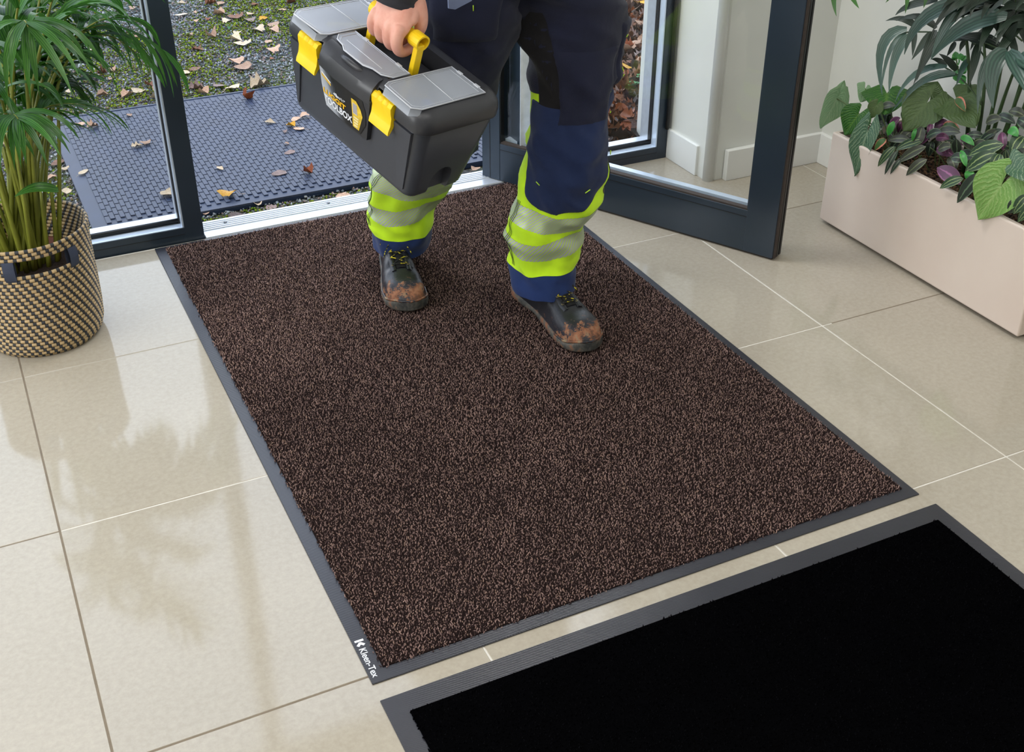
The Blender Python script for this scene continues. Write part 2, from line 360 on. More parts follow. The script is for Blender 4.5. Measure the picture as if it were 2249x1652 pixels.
# rubber mat
k = N('slate_rubber'); v = k.co(); k.base(k.ramp(k.noise(v, 12, 5), [(0.3, s2l((25, 38, 62))), (0.7, s2l((34, 48, 75)))]), 0.47, 0, 0.5)
k.bump(k.noise(v, 500, 3), 0.15, 0.0006); RUBMAT = k.m
rm = box('rubber_mat', (MX0, MX1, MY0, MY1, -0.020, -0.004), RUBMAT, bev=0.002, seg=1)
rm.data.materials[0] = RUBMAT
tag(rm, 'blue grey rubber scraper mat with a raised brick pattern outside the door', 'doormat')
bm = bmesh.new()
bm.free()
for b in ((MX0, MX1, MY0, MY0+.012), (MX0, MX1, MY1-.012, MY1)): box('rim', (*b, -0.005, -0.0015), RUBMAT, rm, bev=.001, seg=1)
PX, PY = 0.0145, 0.053
bm = bmesh.new(); addbox(bm, -PX*.465, PX*.465, -PY*.455, PY*.455, -0.0045, -0.0006, bev=0.0010, seg=1)
nub = bpy.data.meshes.new('raised_nub'); bmesh.ops.triangulate(bm, faces=bm.faces); bm.to_mesh(nub); bm.free(); nub.materials.append(RUBMAT)
pts = []
nx = int((MX1-MX0-.09)/PX)
for i in range(nx):
    x = MX0+.05+i*PX; j = 0
    y = MY0+.06+(PY/2 if i % 2 else 0)
    while y < MY1-.045:
        pts.append((x, y)); y += PY
def project(p):
    q = Vector(p)-CAMP; return 1124.5+FPX*q.dot(CR)/q.dot(CF), 826-FPX*q.dot(CU)/q.dot(CF)
vis = []
for p in pts:
    a, b = project((p[0], p[1], 0)); inn = (150 < a < 900 and 150 < b < 470) and not (a > 640 and b < 230+(a-640)*.85) and not (345 < a < 430 and a < 330+b*.25+30 and a > 310+b*.17)
    vis.append((0 if inn else 1, p[1], p))
vis.sort()
for _, _, p in vis[:300]:
    o = bpy.data.objects.new('raised_nub', nub); COL.objects.link(o); o.parent = rm; o.location = (p[0], p[1], 0)
tv = np.array([v.co for v in nub.vertices]); tf = np.array([p.vertices[:] for p in nub.polygons])
rest = np.array([(p[0], p[1], 0) for _, _, p in vis[300:]])
k2 = len(rest); I = np.tile(np.eye(3), (k2, 1, 1))
scatter('raised_nub', tv, tf, rest, I, np.ones((k2, 3)), np.ones((k2, 3)), RUBMAT, rm, smooth=False)
# fallen leaves
def leafmesh(name, kind, seed, curl):
    r = random.Random(seed); vs, fs = [], []; nr = 6; nc = 4
    for i in range(nr+1):
        t = i/nr
        if kind == 'ovate': w = 0.40*sin(pi*min(1, t**0.72))**0.8*(1-.25*t)
        elif kind == 'round': w = 0.46*sqrt(max(0, 1-(2*t-1)**2))
        elif kind == 'lobed': w = (0.50 if i % 2 else 0.30)*sin(pi*min(1, (t*.94+.04)))**.5
        else: w = 0.30*sin(pi*t)**.7
        w *= r.uniform(.85, 1.15)
        for j in range(nc+1):
            u = (j/nc-.5)*2; x = u*w; y = (t-.5)+(0.03*r.uniform(-1, 1) if 0 < i < nr else 0)
            z = curl[0]*(u*w*2)**2 + curl[1]*(t-.5)**2 + curl[2]*x*y*3 + r.uniform(-.025, .025)
            vs.append((x, y, z))
    for i in range(nr):
        for j in range(nc):
            a = i*(nc+1)+j; fs.append((a, a+1, a+nc+2, a+nc+1))
    zmin = min(v[2] for v in vs); vs = [(x, y, z-zmin) for x, y, z in vs]
    return vs, fs
def leafmat(name, a, b, rough=0.7, vein=(0.5, 0.35, 0.25)):
    k = N(name); v = k.co(); f = k.noise(v, 5, 5, .7)
    c = k.ramp(f, [(0.3, s2l(a)), (0.7, s2l(b))])
    oi = k.n('ShaderNodeObjectInfo'); h = k.n('ShaderNodeHueSaturation'); k.l(c, h.inputs['Color'])
    k.l(k.math('MULTIPLY_ADD', oi.outputs['Random'], 0.5, 0.72), h.inputs['Value'])
    k.base(h.outputs[0], rough, 0, .4); k.bump(k.noise(v, 14, 4), .5, .03)
    return k.m
LM = {'tan': leafmat('tan_dead_leaf', (176, 138, 114), (214, 178, 150)), 'brown': leafmat('brown_dead_leaf', (104, 66, 46), (150, 98, 66), .5),
      'pale': leafmat('pale_dead_leaf', (206, 178, 146), (232, 212, 180)), 'yellow': leafmat('yellow_leaf', (206, 140, 30), (226, 176, 50), .5),
      'dark': leafmat('dark_wet_leaf', (56, 38, 30), (96, 62, 46), .3), 'rust': leafmat('rust_leaf', (128, 62, 28), (176, 92, 44), .4),
      'mauve': leafmat('greyish_dead_leaf', (128, 104, 98), (160, 132, 122), .45), 'green': leafmat('ivy_leaf', (50, 110, 60), (84, 150, 84), .4)}
curls = [(0.5, 0.3, 0.2), (0.25, 0.9, -.3), (0.9, 0.1, .4), (-.3, .5, .5), (1.3, .4, .2), (.1, .2, .1)]
LMESH = {}
def getleaf(kind, vi, mk):
    key = (kind, vi, mk)
    if key not in LMESH:
        vs, fs = leafmesh('leaf', kind, vi*7+3, curls[vi % 6])
        st0 = len(vs); tubegeo([(0, -.48, vs[2][2]+.01), (.02, -.72, .05), (.07, -.95, .02)], .012, 3, False, vs, fs)
        me = bpy.data.meshes.new('dead_leaf'); me.from_pydata(vs, [], fs); me.polygons.foreach_set('use_smooth', [True]*len(me.polygons)); me.materials.append(LM[mk]); me.update()
        LMESH[key] = me
    return LMESH[key]
def putleaf(x, y, z, size, kind, vi, mk, rz, label, group=None, tilt=(0, 0), name='dead_leaf'):
    o = bpy.data.objects.new(name, getleaf(kind, vi, mk)); COL.objects.link(o)
    o.location = (x, y, z); o.rotation_euler = (tilt[0], tilt[1], rz); o.scale = (size, size, size*.62)
    tag(o, label, 'leaf', group); return o
MATL = [  # on the rubber mat: px, py, size(m), kind, variant, colour, label
 (540, 217, .045, 'round', 4, 'rust', 'rust brown curled leaf standing near the back edge of the rubber mat'),
 (594, 270, .040, 'ovate', 0, 'pale', 'pale cream dead leaf alone on the rubber mat, left of the cluster beside the toolbox'),
 (648, 263, .042, 'ovate', 5, 'tan', 'tan dead leaf at the back of the cluster beside the toolbox'),
 (670, 257, .038, 'lobed', 3, 'tan', 'light brown dead leaf in the cluster nearest the toolbox'),
 (638, 277, .040, 'ovate', 2, 'yellow', 'small ochre curled leaf in the middle of the cluster beside the toolbox'),
 (656, 284, .042, 'ovate', 5, 'tan', 'pinkish tan dead leaf at the front of the cluster beside the toolbox'),
 (626, 290, .026, 'thin', 2, 'mauve', 'tiny shrivelled grey leaf at the front left of the cluster on the rubber mat'),
 (629, 318, .018, 'round', 3, 'tan', 'tiny dead leaf just behind the flat oval one on the rubber mat'),
 (636, 336, .040, 'ovate', 5, 'mauve', 'flat oval greyish leaf in the middle right of the rubber mat'),
 (612, 382, .055, 'ovate', 5, 'mauve', 'large greyish pink leaf near the front of the rubber mat'),
 (677, 380, .034, 'round', 4, 'rust', 'small rust red curled leaf near the front right of the rubber mat'),
 (483, 371, .032, 'thin', 0, 'pale', 'small cream leaf with a long stalk on the rubber mat'),
 (498, 430, .058, 'ovate', 3, 'yellow', 'bright yellow leaf with a stalk on the front edge of the rubber mat'),
 (371, 428, .055, 'round', 1, 'pale', 'large pale tan leaf on the rubber mat seen beside the glass panel post'),
 (320, 317, .042, 'ovate', 3, 'tan', 'tan leaf, right one of the pair on the rubber mat behind the glass panel'),
 (301, 322, .036, 'lobed', 0, 'pale', 'pale leaf, left one of the pair on the rubber mat behind the glass panel'),
 (183, 379, .042, 'thin', 5, 'pale', 'narrow pale leaf near the left edge of the rubber mat'),
 (178, 274, .045, 'ovate', 0, 'tan', 'tan leaf on the back left corner of the rubber mat under the palm'),
 (204, 279, .038, 'lobed', 2, 'tan', 'dull leaf beside the back left corner of the rubber mat'),
 (283, 254, .028, 'ovate', 0, 'tan', 'small tan leaf at the back of the rubber mat left of the post')]
for i, (px, py, sz, kd, vi, mk, lb) in enumerate(MATL):
    p = onz(px, py, 0.0); putleaf(p.x, p.y, 0.0015 if i else .002, sz, kd, vi, mk, rnd.uniform(0, 6.28), lb, None, (0.75 if i == 0 else rnd.uniform(-.08, .08), rnd.uniform(-.1, .1)))
NEAR = [(758, 431, .062, 'ovate', 5, 'tan', 'large tan leaf on the gravel by the threshold near the toolbox'),
        (521, 473, .055, 'ovate', 5, 'dark', 'dark brown crumpled leaf on the gravel against the threshold'),
        (452, 467, .035, 'ovate', 5, 'tan', 'small tan leaf on the gravel at the foot of the window post'),
        (566, 448, .026, 'round', 0, 'pale', 'small round pale leaf on the gravel between mat and threshold'),
        (596, 455, .034, 'lobed', 5, 'mauve', 'flattened pinkish leaf on the gravel between mat and threshold'),
        (1046, 371, .040, 'ovate', 0, 'tan', 'pinkish leaf on the gravel beside the door hinge'),
        (1020, 352, .035, 'ovate', 3, 'tan', 'tan leaf on the gravel behind the toolbox end')]
for px, py, sz, kd, vi, mk, lb in NEAR:
    p = onz(px, py, -.008); putleaf(p.x, p.y, -.009, sz, kd, vi, mk, rnd.uniform(0, 6.28), lb, None, (rnd.uniform(-.1, .1), rnd.uniform(-.1, .1)))
FAR = [(481,30,.075,'tan'),(398,31,.07,'pale'),(485,8,.06,'tan'),(463,7,.06,'brown'),(517,37,.085,'brown'),(549,44,.075,'mauve'),(577,41,.06,'yellow'),(602,52,.075,'tan'),(602,66,.07,'tan'),(569,65,.065,'pale'),
 (521,71,.06,'pale'),(467,80,.055,'tan'),(519,86,.075,'pale'),(534,96,.085,'pale'),(432,108,.06,'brown'),(602,110,.07,'tan'),(519,137,.075,'tan'),(534,148,.085,'tan'),(428,150,.055,'brown'),(405,161,.05,'pale'),
 (481,187,.055,'mauve'),(512,192,.075,'pale'),(572,187,.085,'pale'),(431,194,.065,'mauve'),(448,203,.05,'tan'),(446,22,.035,'dark'),(427,27,.035,'tan'),(432,45,.035,'tan'),(457,41,.035,'rust'),(418,75,.03,'tan'),(597,127,.03,'rust'),
 (280,208,.06,'tan'),(303,200,.06,'pale'),(226,207,.05,'tan'),(182,211,.03,'tan'),(331,187,.05,'brown'),(345,195,.04,'tan'),(343,214,.06,'pale'),(247,153,.05,'tan'),(224,160,.04,'brown'),(244,172,.03,'tan'),(150,199,.06,'pale'),
 (208,170,.05,'tan'),(203,107,.04,'pale'),(219,89,.05,'tan'),(295,19,.06,'tan'),(188,8,.06,'brown'),(219,5,.06,'pale'),(551,31,.05,'pale'),(499,46,.05,'pale'),(505,62,.03,'green'),(125,356,.06,'brown'),(142,371,.04,'pale'),(145,418,.05,'pale'),
 (110,390,.05,'tan'),(30,250,.06,'tan'),(15,200,.06,'pale'),(40,150,.05,'tan'),(80,300,.05,'tan'),(70,120,.05,'pale'),(130,60,.06,'tan'),(10,320,.05,'pale'),(927,12,.06,'rust'),(932,48,.05,'pale'),(926,70,.05,'tan'),(925,95,.05,'pale'),
 (560,10,.05,'brown'),(620,20,.05,'tan'),(590,90,.04,'tan'),(350,60,.04,'tan'),(300,80,.05,'tan'),(400,6,.05,'pale'),(640,5,.05,'brown'),(310,120,.04,'pale')]
GW = {'tan': 'tan', 'pale': 'pale cream', 'brown': 'brown', 'mauve': 'pinkish grey', 'yellow': 'orange yellow', 'dark': 'dark brown', 'rust': 'rust coloured', 'green': 'pale green'}
ORD = ['backmost', 'second', 'third', 'fourth', 'fifth', 'sixth', 'seventh', 'eighth', 'ninth', 'tenth', 'eleventh', 'twelfth', 'thirteenth', 'fourteenth', 'fifteenth']
def where_(px, py): return 'seen through the glass panel' if px < 345 else ('right of the toolbox handle' if px > 800 else ('behind the rubber mat' if py > 170 else 'between window post and toolbox'))
grp_ = {}
for i, (px, py, sz, mk) in enumerate(FAR): grp_.setdefault((mk, where_(px, py)), []).append((py, i))
for g_ in grp_.values(): g_.sort()
for i, (px, py, sz, mk) in enumerate(FAR):
    p = onz(px, py, -.008); wh = where_(px, py); G_ = grp_[(mk, wh)]; rk = [q[1] for q in G_].index(i)
    od = '' if len(G_) == 1 else (', backmost one' if rk == 0 else ', %s from the back' % ORD[rk])
    putleaf(p.x, p.y, -.011, sz*.88, rnd.choice(['ovate', 'ovate', 'round', 'lobed']), rnd.randrange(6), mk, rnd.uniform(0, 6.28),
            '%s dead leaf on the gravel %s%s' % (GW[mk], wh, od), 'dead leaves on the gravel', (rnd.uniform(-.12, .12), rnd.uniform(-.12, .12)))
# leaf litter right of the mat
lit = struct(prism('trim_5', [(1.80, 1.255), (4.2, 1.255), (4.2, 4.4), (2.3, 4.4), (1.80, 2.4)], -0.03, -0.014, simple('wet_dark_soil', (34, 26, 21), .8, bump=.8, bscale=60, bdist=.01)))
lit['label'] = 'dark wet soil under the leaf litter outside the right window'
kinds = ['lobed', 'lobed', 'ovate', 'round', 'ovate']; mks = ['brown', 'brown', 'rust', 'dark', 'dark', 'mauve', 'tan', 'rust', 'brown', 'brown', 'tan']
def litpos(r):
    while True:
        t = r.random(); x = 1.80+1.30*t+r.uniform(-.10, .22); y = 1.28+1.55*t+r.uniform(-.16, .38)
        if x > 1.79 and y > 1.29: return x, y
LW = {'brown': 'mid brown', 'rust': 'wet rust orange', 'dark': 'dark wet', 'mauve': 'greyish mauve', 'tan': 'light tan'}
for i in range(290):
    x, y = litpos(rnd); mk = rnd.choice(mks)
    putleaf(x, y, rnd.uniform(-.010, .028), rnd.uniform(.05, .085), rnd.choice(kinds), rnd.randrange(6), mk, rnd.uniform(0, 6.28),
            '%s dead leaf in the litter heap outside the right window' % LW[mk], '%s leaves in the litter heap' % LW[mk], (rnd.uniform(-.7, .7), rnd.uniform(-.7, .7)))
for px, py, sz, lb in ((1392, 190, .055, 'large green ivy leaf on the brown leaf litter'), (1408, 172, .045, 'slim green ivy leaf just above the large one on the litter'), (1343, 187, .035, 'small green ivy leaf close to the trouser leg on the litter')):
    p = onz(px, py, .03); putleaf(p.x, p.y, .035, sz, 'lobed', 1, 'green', 1.0+px*.01, lb, None, (.1, .2), 'ivy_leaf')
p = onz(1376, 150, .03); putleaf(p.x, p.y, .035, .05, 'thin', 1, 'yellow', .3, 'yellow leaf upright in the brown litter behind the ivy leaf', None, (.2, .1))
p = onz(1404, 12, .03); putleaf(p.x, p.y, .04, .07, 'ovate', 1, 'yellow', 1.3, 'glossy yellowish leaf at the top of the litter beside the window frame', None, (.2, .1))
lv, lf = leafmesh('l', 'lobed', 5, (.6, .5, .3)); n = 1500
PP = np.array([(litpos(rnd) if i % 2 else (rnd.uniform(1.8, 3.8), rnd.uniform(1.3, 4.2))) for i in range(n)]); z = rng.uniform(-.012, .012, n)
pal = np.array([s2l(c) for c in ((96, 62, 42), (130, 86, 56), (60, 40, 30), (44, 30, 24), (110, 84, 72), (140, 78, 40))]); s = rng.uniform(.05, .08, n)
ls = scatter('leaf_litter', lv, lf, np.column_stack([PP, z]), rotz_tilt(n, rng, .45), np.stack([s, s, s], 1), pal[rng.integers(0, 6, n)], attr_mat('litter_leaves', .4, .5))
tag(ls, 'bed of brown fallen leaves outside the right window', 'leaf litter')
# ------------------------------------------------------------------ indoor mats
tufv = []
for zz, w, dx in ((0, 1, 0), (0.55, 0.9, 0.25)):
    for q in range(3): tufv.append((w*cos(q*2.094)+dx, w*sin(q*2.094), zz))
tufv.append((1.1, 0.2, 1.0))
tuff = [(0, 1, 4), (0, 4, 3), (1, 2, 5), (1, 5, 4), (2, 0, 3), (2, 3, 5), (3, 4, 6), (4, 5, 6), (5, 3, 6)]
def pile(name, x0, x1, y0, y1, pitch, z0, h, w, pal, m, parent, mott=.16):
    xs = np.arange(x0, x1, pitch); ys = np.arange(y0, y1, pitch); gx, gy = np.meshgrid(xs, ys); gx = gx.ravel(); gy = gy.ravel(); n = len(gx)
    gx = gx+rng.normal(0, pitch*.33, n); gy = gy+rng.normal(0, pitch*.33, n)
    e = np.minimum(np.minimum(gx-x0, x1-gx), np.minimum(gy-y0, y1-gy)); keep = e > rng.uniform(-.004, .003, n); gx, gy = gx[keep], gy[keep]; n = len(gx)
    low = np.sin(gx*7+1.3)*np.cos(gy*5+.4)*.5+np.sin(gx*17+gy*11)*.25+np.sin(gx*31-gy*23)*.2
    hh = h*rng.uniform(.7, 1.15, n); ww = w*rng.uniform(.8, 1.2, n)
    c = pal[rng.integers(0, len(pal), n)]*(1+mott*low)[:, None]*rng.uniform(.8, 1.15, (n, 1))
    o = scatter(name, tufv, tuff, np.stack([gx, gy, np.full(n, z0)], 1), rotz_tilt(n, rng, .28), np.stack([ww, ww, hh], 1), c, m, parent)
    return o
k = N('mat_rubber'); v = k.co(scale=(1, 1, 1)); wv = k.n('ShaderNodeTexWave', bands_direction='DIAGONAL'); wv.inputs['Scale'].default_value = 120; k.l(v, wv.inputs['Vector'])
k.base(k.ramp(k.noise(v, 6, 3), [(0.3, s2l((36, 37, 45))), (0.7, s2l((43, 44, 52)))]), 0.31, 0, .55); k.bump(wv.outputs['Fac'], .5, .0005); MATRUB = k.m
bmz = box('carpet_mat', (0.403, 1.548, -0.621, 1.136, 0.0, 0.0030), MATRUB, bev=0.001, seg=1)
tag(bmz, 'large brown flecked carpet mat with a dark rubber border in the doorway', 'doormat')
k = N('brown_pile'); a = k.n('ShaderNodeVertexColor', layer_name='Col'); k.base(a.outputs[0], 0.95, 0, .15); PILE = k.m
pal = np.array([s2l(c) for c in ((150, 124, 117), (136, 112, 106), (160, 134, 126), (72, 57, 55), (54, 43, 42), (116, 94, 90), (94, 75, 73), (150, 124, 111), (66, 52, 51), (124, 101, 96))])
pile('pile', 0.430, 1.528, -0.595, 1.122, 0.0039, 0.0025, 0.0070, 0.0013, pal, PILE, bmz)
box('backing', (0.431, 1.527, -0.594, 1.121, 0.0025, 0.0045), simple('pile_base', (34, 26, 25), 1, spec=0), bmz)
blk = box('entrance_mat', (0.402, 1.556, -2.40, -0.658, 0.0, 0.0030), MATRUB, bev=0.001, seg=1)
tag(blk, 'black carpet mat with a rubber border at the bottom right of the floor', 'doormat')
pal2 = np.array([s2l(c) for c in ((7, 7, 9), (5, 5, 6), (10, 10, 12), (3, 3, 4))])
pile('pile', 0.436, 1.522, -2.37, -0.700, 0.0049, 0.0025, 0.0070, 0.0017, pal2, attr_mat('black_pile', 1.0, 0.0), blk, .1)
box('backing', (0.437, 1.521, -2.369, -0.701, 0.0025, 0.006), simple('black_pile_base', (4, 4, 5), 1, spec=0), blk)
def text(name, s, m, size, parent, mat, ext=0.0002, bold=0, align='LEFT', xs=1):
    c = bpy.data.curves.new(name, 'FONT'); c.body = s; c.size = size; c.extrude = ext; c.offset = bold; c.align_x = align
    o = bpy.data.objects.new(name, c); COL.objects.link(o); bpy.context.view_layer.update()
    me = bpy.data.meshes.new_from_object(o.evaluated_get(bpy.context.evaluated_depsgraph_get())); bpy.data.objects.remove(o, do_unlink=True)
    q = link(name, me, None, parent); me.materials.clear(); me.materials.append(mat); q.matrix_local = m @ Matrix.Diagonal((xs, 1, 1, 1)); return q
PRINTW = simple('white_print', (225, 228, 235), .6, var=.02)
def flat(loc, ang): return Matrix.Translation(loc) @ Matrix.Rotation(ang, 4, 'Z')
text('lettering', 'Kleen-Tex', flat((0.4085, -0.5385, 0.0031), -pi/2), 0.0165, bmz, PRINTW, bold=.0002)
p0 = Vector((0.4075, -0.520, 0.0031)); a_ = []
bm = bmesh.new()
def poly(bm, pts, z0, z1):
    f = bm.faces.new([bm.verts.new((x, y, z0)) for x, y in pts]); r = bmesh.ops.extrude_face_region(bm, geom=[f])
    bmesh.ops.translate(bm, verts=[v for v in r['geom'] if isinstance(v, bmesh.types.BMVert)], vec=(0, 0, z1-z0))
u = 0.0155
for q in ([(0, .0), (1, 0), (1, .34), (0, .34)], [(.0, .9), (.42, .42), (.5, .5), (.5, .85), (.25, 1.15)], [(1, .9), (.58, .42), (.5, .5), (.5, .85), (.75, 1.15)]):
    poly(bm, [(0.4075+a*u, -0.518-b*u*.9) for a, b in q], .003, .0033)
bmobj('emblem', bm, PRINTW, bmz)
# ------------------------------------------------------------------ woven basket
BC = Vector((0.075, 0.800, 0)); BH = 0.285
prof = [(0.0, 0.118), (0.010, 0.130), (0.03, 0.1365), (0.07, 0.1395), (0.13, 0.141), (0.19, 0.1415), (0.24, 0.1425), (0.285, 0.146)]
def brad(z):
    for (a, ra), (b, rb) in zip(prof, prof[1:]):
        if z <= b: return ra+(rb-ra)*(z-a)/(b-a)
    return prof[-1][1]
bask = empty('woven_basket', BC, 'round basket woven in tan and charcoal spirals beside the glass panel', 'basket')
NC, NP = 31, 48
TANW = simple('tan_seagrass', (184, 158, 116), .5, var=.22, vscale=90, bump=.5, bscale=400, bdist=.001)
DKW = simple('charcoal_cord', (45, 47, 52), .6, var=.2, vscale=60, bump=.5, bscale=600)
vs, fs, mi = [], [], []
ch = BH/NC; HA0, HA1 = radians(-108), radians(-52); HR = (NC-7, NC-5, NC-4)
for r_ in range(NC):
    zc = (r_+.5)*ch; R = brad(zc)
    shift = -r_*0.30
    seq = []
    for p in range(NP):
        for q, (a, b, dark) in enumerate(((0, .07, 0), (.07, .28, 0), (.28, .50, 0), (.50, .56, 0), (.56, .66, 1), (.66, .90, 1), (.90, 1.0, 1))):
            seq.append((p+a, dark, (0, .45, .55, .45, 0, .35, .35)[q]))
    m_ = len(seq); b0 = len(vs)
    tp = [(-.5, -.2), (-.42, .42), (0, 1), (.42, .42), (.5, -.2), (.0, -1.1)]
    for s_, dark, bul in seq:
        ang = (s_+shift)/NP*2*pi
        for tz, tr_ in tp:
            rr = R+ch*.42*tr_*(1+.35*bul*(tr_ > 0)); vs.append((rr*cos(ang), rr*sin(ang), zc+tz*ch*1.02))
    for s_ in range(m_):
        ang = ((seq[s_][0]+shift+.04)/NP*2*pi+pi) % (2*pi)-pi
        if NC-8 < r_ < NC-3 and HA0 < ang < HA1: continue
        for q in range(6):
            a = b0+s_*6+q; b = b0+s_*6+(q+1) % 6; c = b0+((s_+1) % m_)*6+(q+1) % 6; d = b0+((s_+1) % m_)*6+q
            fs.append((a, d, c, b)); mi.append(seq[s_][1])
wv_ = pyobj('coiled_wall', vs, fs, [TANW, DKW], bask, mi=mi)
bm = bmesh.new(); bmesh.ops.create_cone(bm, cap_ends=True, segments=48, radius1=.117, radius2=.122, depth=.008)
o = bmobj('base', bm, DKW, bask, True); o.location = (0, 0, .0045)
BLUE = simple('blue_webbing', (52, 60, 80), .8, bump=.5, bscale=700)
for an in (HA0-.02, HA1+.02):
    rings = []
    zc = BH-5.5*ch
    for i in range(17):
        t = 2*pi*i/16; R = brad(zc)
        z = zc+sin(t)*ch*3.0; dr = cos(t)*0.0085
        rings.append([Vector(((R+dr)*cos(an+w), (R+dr)*sin(an+w), z)) for w in (-.085, -.03, .03, .085)])
    vs, fs = loft(rings, closed=False, cap0=False, cap1=False); pyobj('handle_wrap', vs, fs, BLUE, bask)
# palm in the basket
palm = empty('areca_palm', BC+Vector((0, 0, .012)), 'bright green feathery palm growing in the woven basket', 'plant')
TERR = simple('terracotta_plastic', (120, 62, 44), .6)
vs, fs = [], []
def lathe(profile, n=40):
    rings = [[Vector((r*cos(2*pi*q/n), r*sin(2*pi*q/n), z)) for q in range(n)] for r, z in profile]
    return loft(rings, cap0=True, cap1=True)
vs, fs = lathe([(.085, 0), (.112, .17), (.119, .172), (.119, .186), (.112, .186), (.110, .16), (.02, .16)]); pyobj('nursery_pot', vs, fs, TERR, palm)
SOIL = simple('potting_soil', (44, 32, 25), .95, var=.5, vscale=300, bump=1, bscale=200, bdist=.004)
vs, fs = lathe([(.111, .150), (.109, .163), (.07, .168), (.01, .17)]); pyobj('soil', vs, fs, SOIL, palm)
def leafy(name, a, b, rough=.4, stripes=9, trans=.25, c3=None, spec=.5):
    "leaf with lengthwise veins from UV.x"
    k = N(name); tcn = k.n('ShaderNodeTexCoord'); sx = k.n('ShaderNodeSeparateXYZ'); k.l(tcn.outputs['UV'], sx.inputs[0])
    w = k.math('SINE', k.math('MULTIPLY', sx.outputs[0], stripes*6.283)); w = k.math('MULTIPLY_ADD', w, .5, .5)
    nz = k.noise(k.co(), 9, 4); f = k.math('ADD', k.math('MULTIPLY', w, .35), k.math('MULTIPLY', nz, .65))
    col = k.ramp(f, [(0.3, s2l(a)), (0.75, s2l(b))])
    oi = k.n('ShaderNodeObjectInfo'); h = k.n('ShaderNodeHueSaturation'); k.l(col, h.inputs['Color'])
    k.l(k.math('MULTIPLY_ADD', oi.outputs['Random'], 0.45, 0.72), h.inputs['Value'])
    k.base(h.outputs[0], rough, 0, spec); k.bump(w, .25, .0008)
    t = k.n('ShaderNodeBsdfTranslucent'); k.l(h.outputs[0], t.inputs[0]); m = k.n('ShaderNodeMixShader'); m.inputs[0].default_value = trans
    k.l(k.b.outputs[0], m.inputs[1]); k.l(t.outputs[0], m.inputs[2]); k.l(m.outputs[0], k.out.inputs[0]); return k.m
PALMG = leafy('palm_leaflet_green', (34, 84, 26), (80, 134, 50), .36, 4, .30)
STEMG = simple('yellow_green_stem', (122, 128, 44), .45, var=.3, vscale=14)
def blade(spine, width, normal, prof=None, fold=.18, nseg=None):
    "spine list of points; returns verts, faces, uv; 3 verts across"
    n = len(spine); vs, fs, uv = [], [], []
    for i, p in enumerate(spine):
        t = i/(n-1); tg = (spine[min(i+1, n-1)]-spine[max(i-1, 0)]).normalized()
        s = tg.cross(normal); s = s.normalized() if s.length > 1e-5 else tg.orthogonal().normalized(); nn = s.cross(tg)
        w = width*.5*(prof(t) if prof else max(0.03, sin(pi*min(1, t*.97+.03)**.62)**.85))
        for u in (-1, 0, 1):
            vs.append(p+s*(w*u)+nn*(abs(u)*w*fold*2)); uv.append((u*.5+.5, t))
    for i in range(n-1):
        for j in range(2):
            a = i*3+j; fs.append((a, a+1, a+4, a+3))
    return vs, fs, uv
def arc(p, d, L, droop, n=7, wob=0):
    pts = [Vector(p)]; d = Vector(d).normalized()
    for i in range(n):
        d = (d+Vector((0, 0, -droop))*((i+1)/n)).normalized(); pts.append(pts[-1]+d*(L/n))
    return pts
def leaflet(name, spine, w, m, parent, normal=Vector((0, 0, 1)), fold=.15, prof=None):
    vs, fs, uv = blade(spine, w, normal, prof, fold); vs = [v-parent_off[0] for v in vs]
    return pyobj(name, vs, fs, m, parent, uv=uv)
parent_off = [Vector((0, 0, 0))]
def frond(plant, org, pts, nleaf, L, w, m, sm, rad=.003, start=.45, droop=.25, spread=.9, seed=0, down=0.0):
    r = random.Random(seed); sp = bez(pts, 18); parent_off[0] = org
    o = tube('frond', [p-org for p in sp], [rad*(1.3-1.0*i/18) for i in range(19)], sm, plant, 6)
    for i in range(nleaf):
        t = start+(1-start)*((i//2)+.5*(i % 2))/(nleaf/2-.4); t = min(t, 1); x = t*18; a = min(17, int(x)); p = sp[a].lerp(sp[a+1], x-a)
        tg = (sp[a+1]-sp[a]).normalized(); side = tg.cross(Vector((0, 0, 1))); side = side.normalized() if side.length > .05 else Vector((1, 0, 0))
        sgn = 1 if i % 2 else -1; e = (t-start)/(1-start)
        d = tg*(.45+.9*e)+side*sgn*spread*(1.05-.75*e)+Vector((0, 0, .25-down+r.uniform(-.12, .12)))
        ll = L*(.62+.5*sin(pi*(.15+.7*e)))*r.uniform(.85, 1.12)
        leaflet('leaflet', arc(p, d, ll, droop*r.uniform(.7, 1.4)), w*r.uniform(.8, 1.15), m, o, Vector((side*sgn*-.35)+Vector((0, 0, 1))))
    return o
def PT(px, py, y): return ony(px, py, y)
def stem0(i): a = i*2.4; return BC+Vector((.055*cos(a)*(.4+.6*((i*7) % 5)/5), .05*sin(a)*(.4+.6*((i*3) % 4)/4), .175))
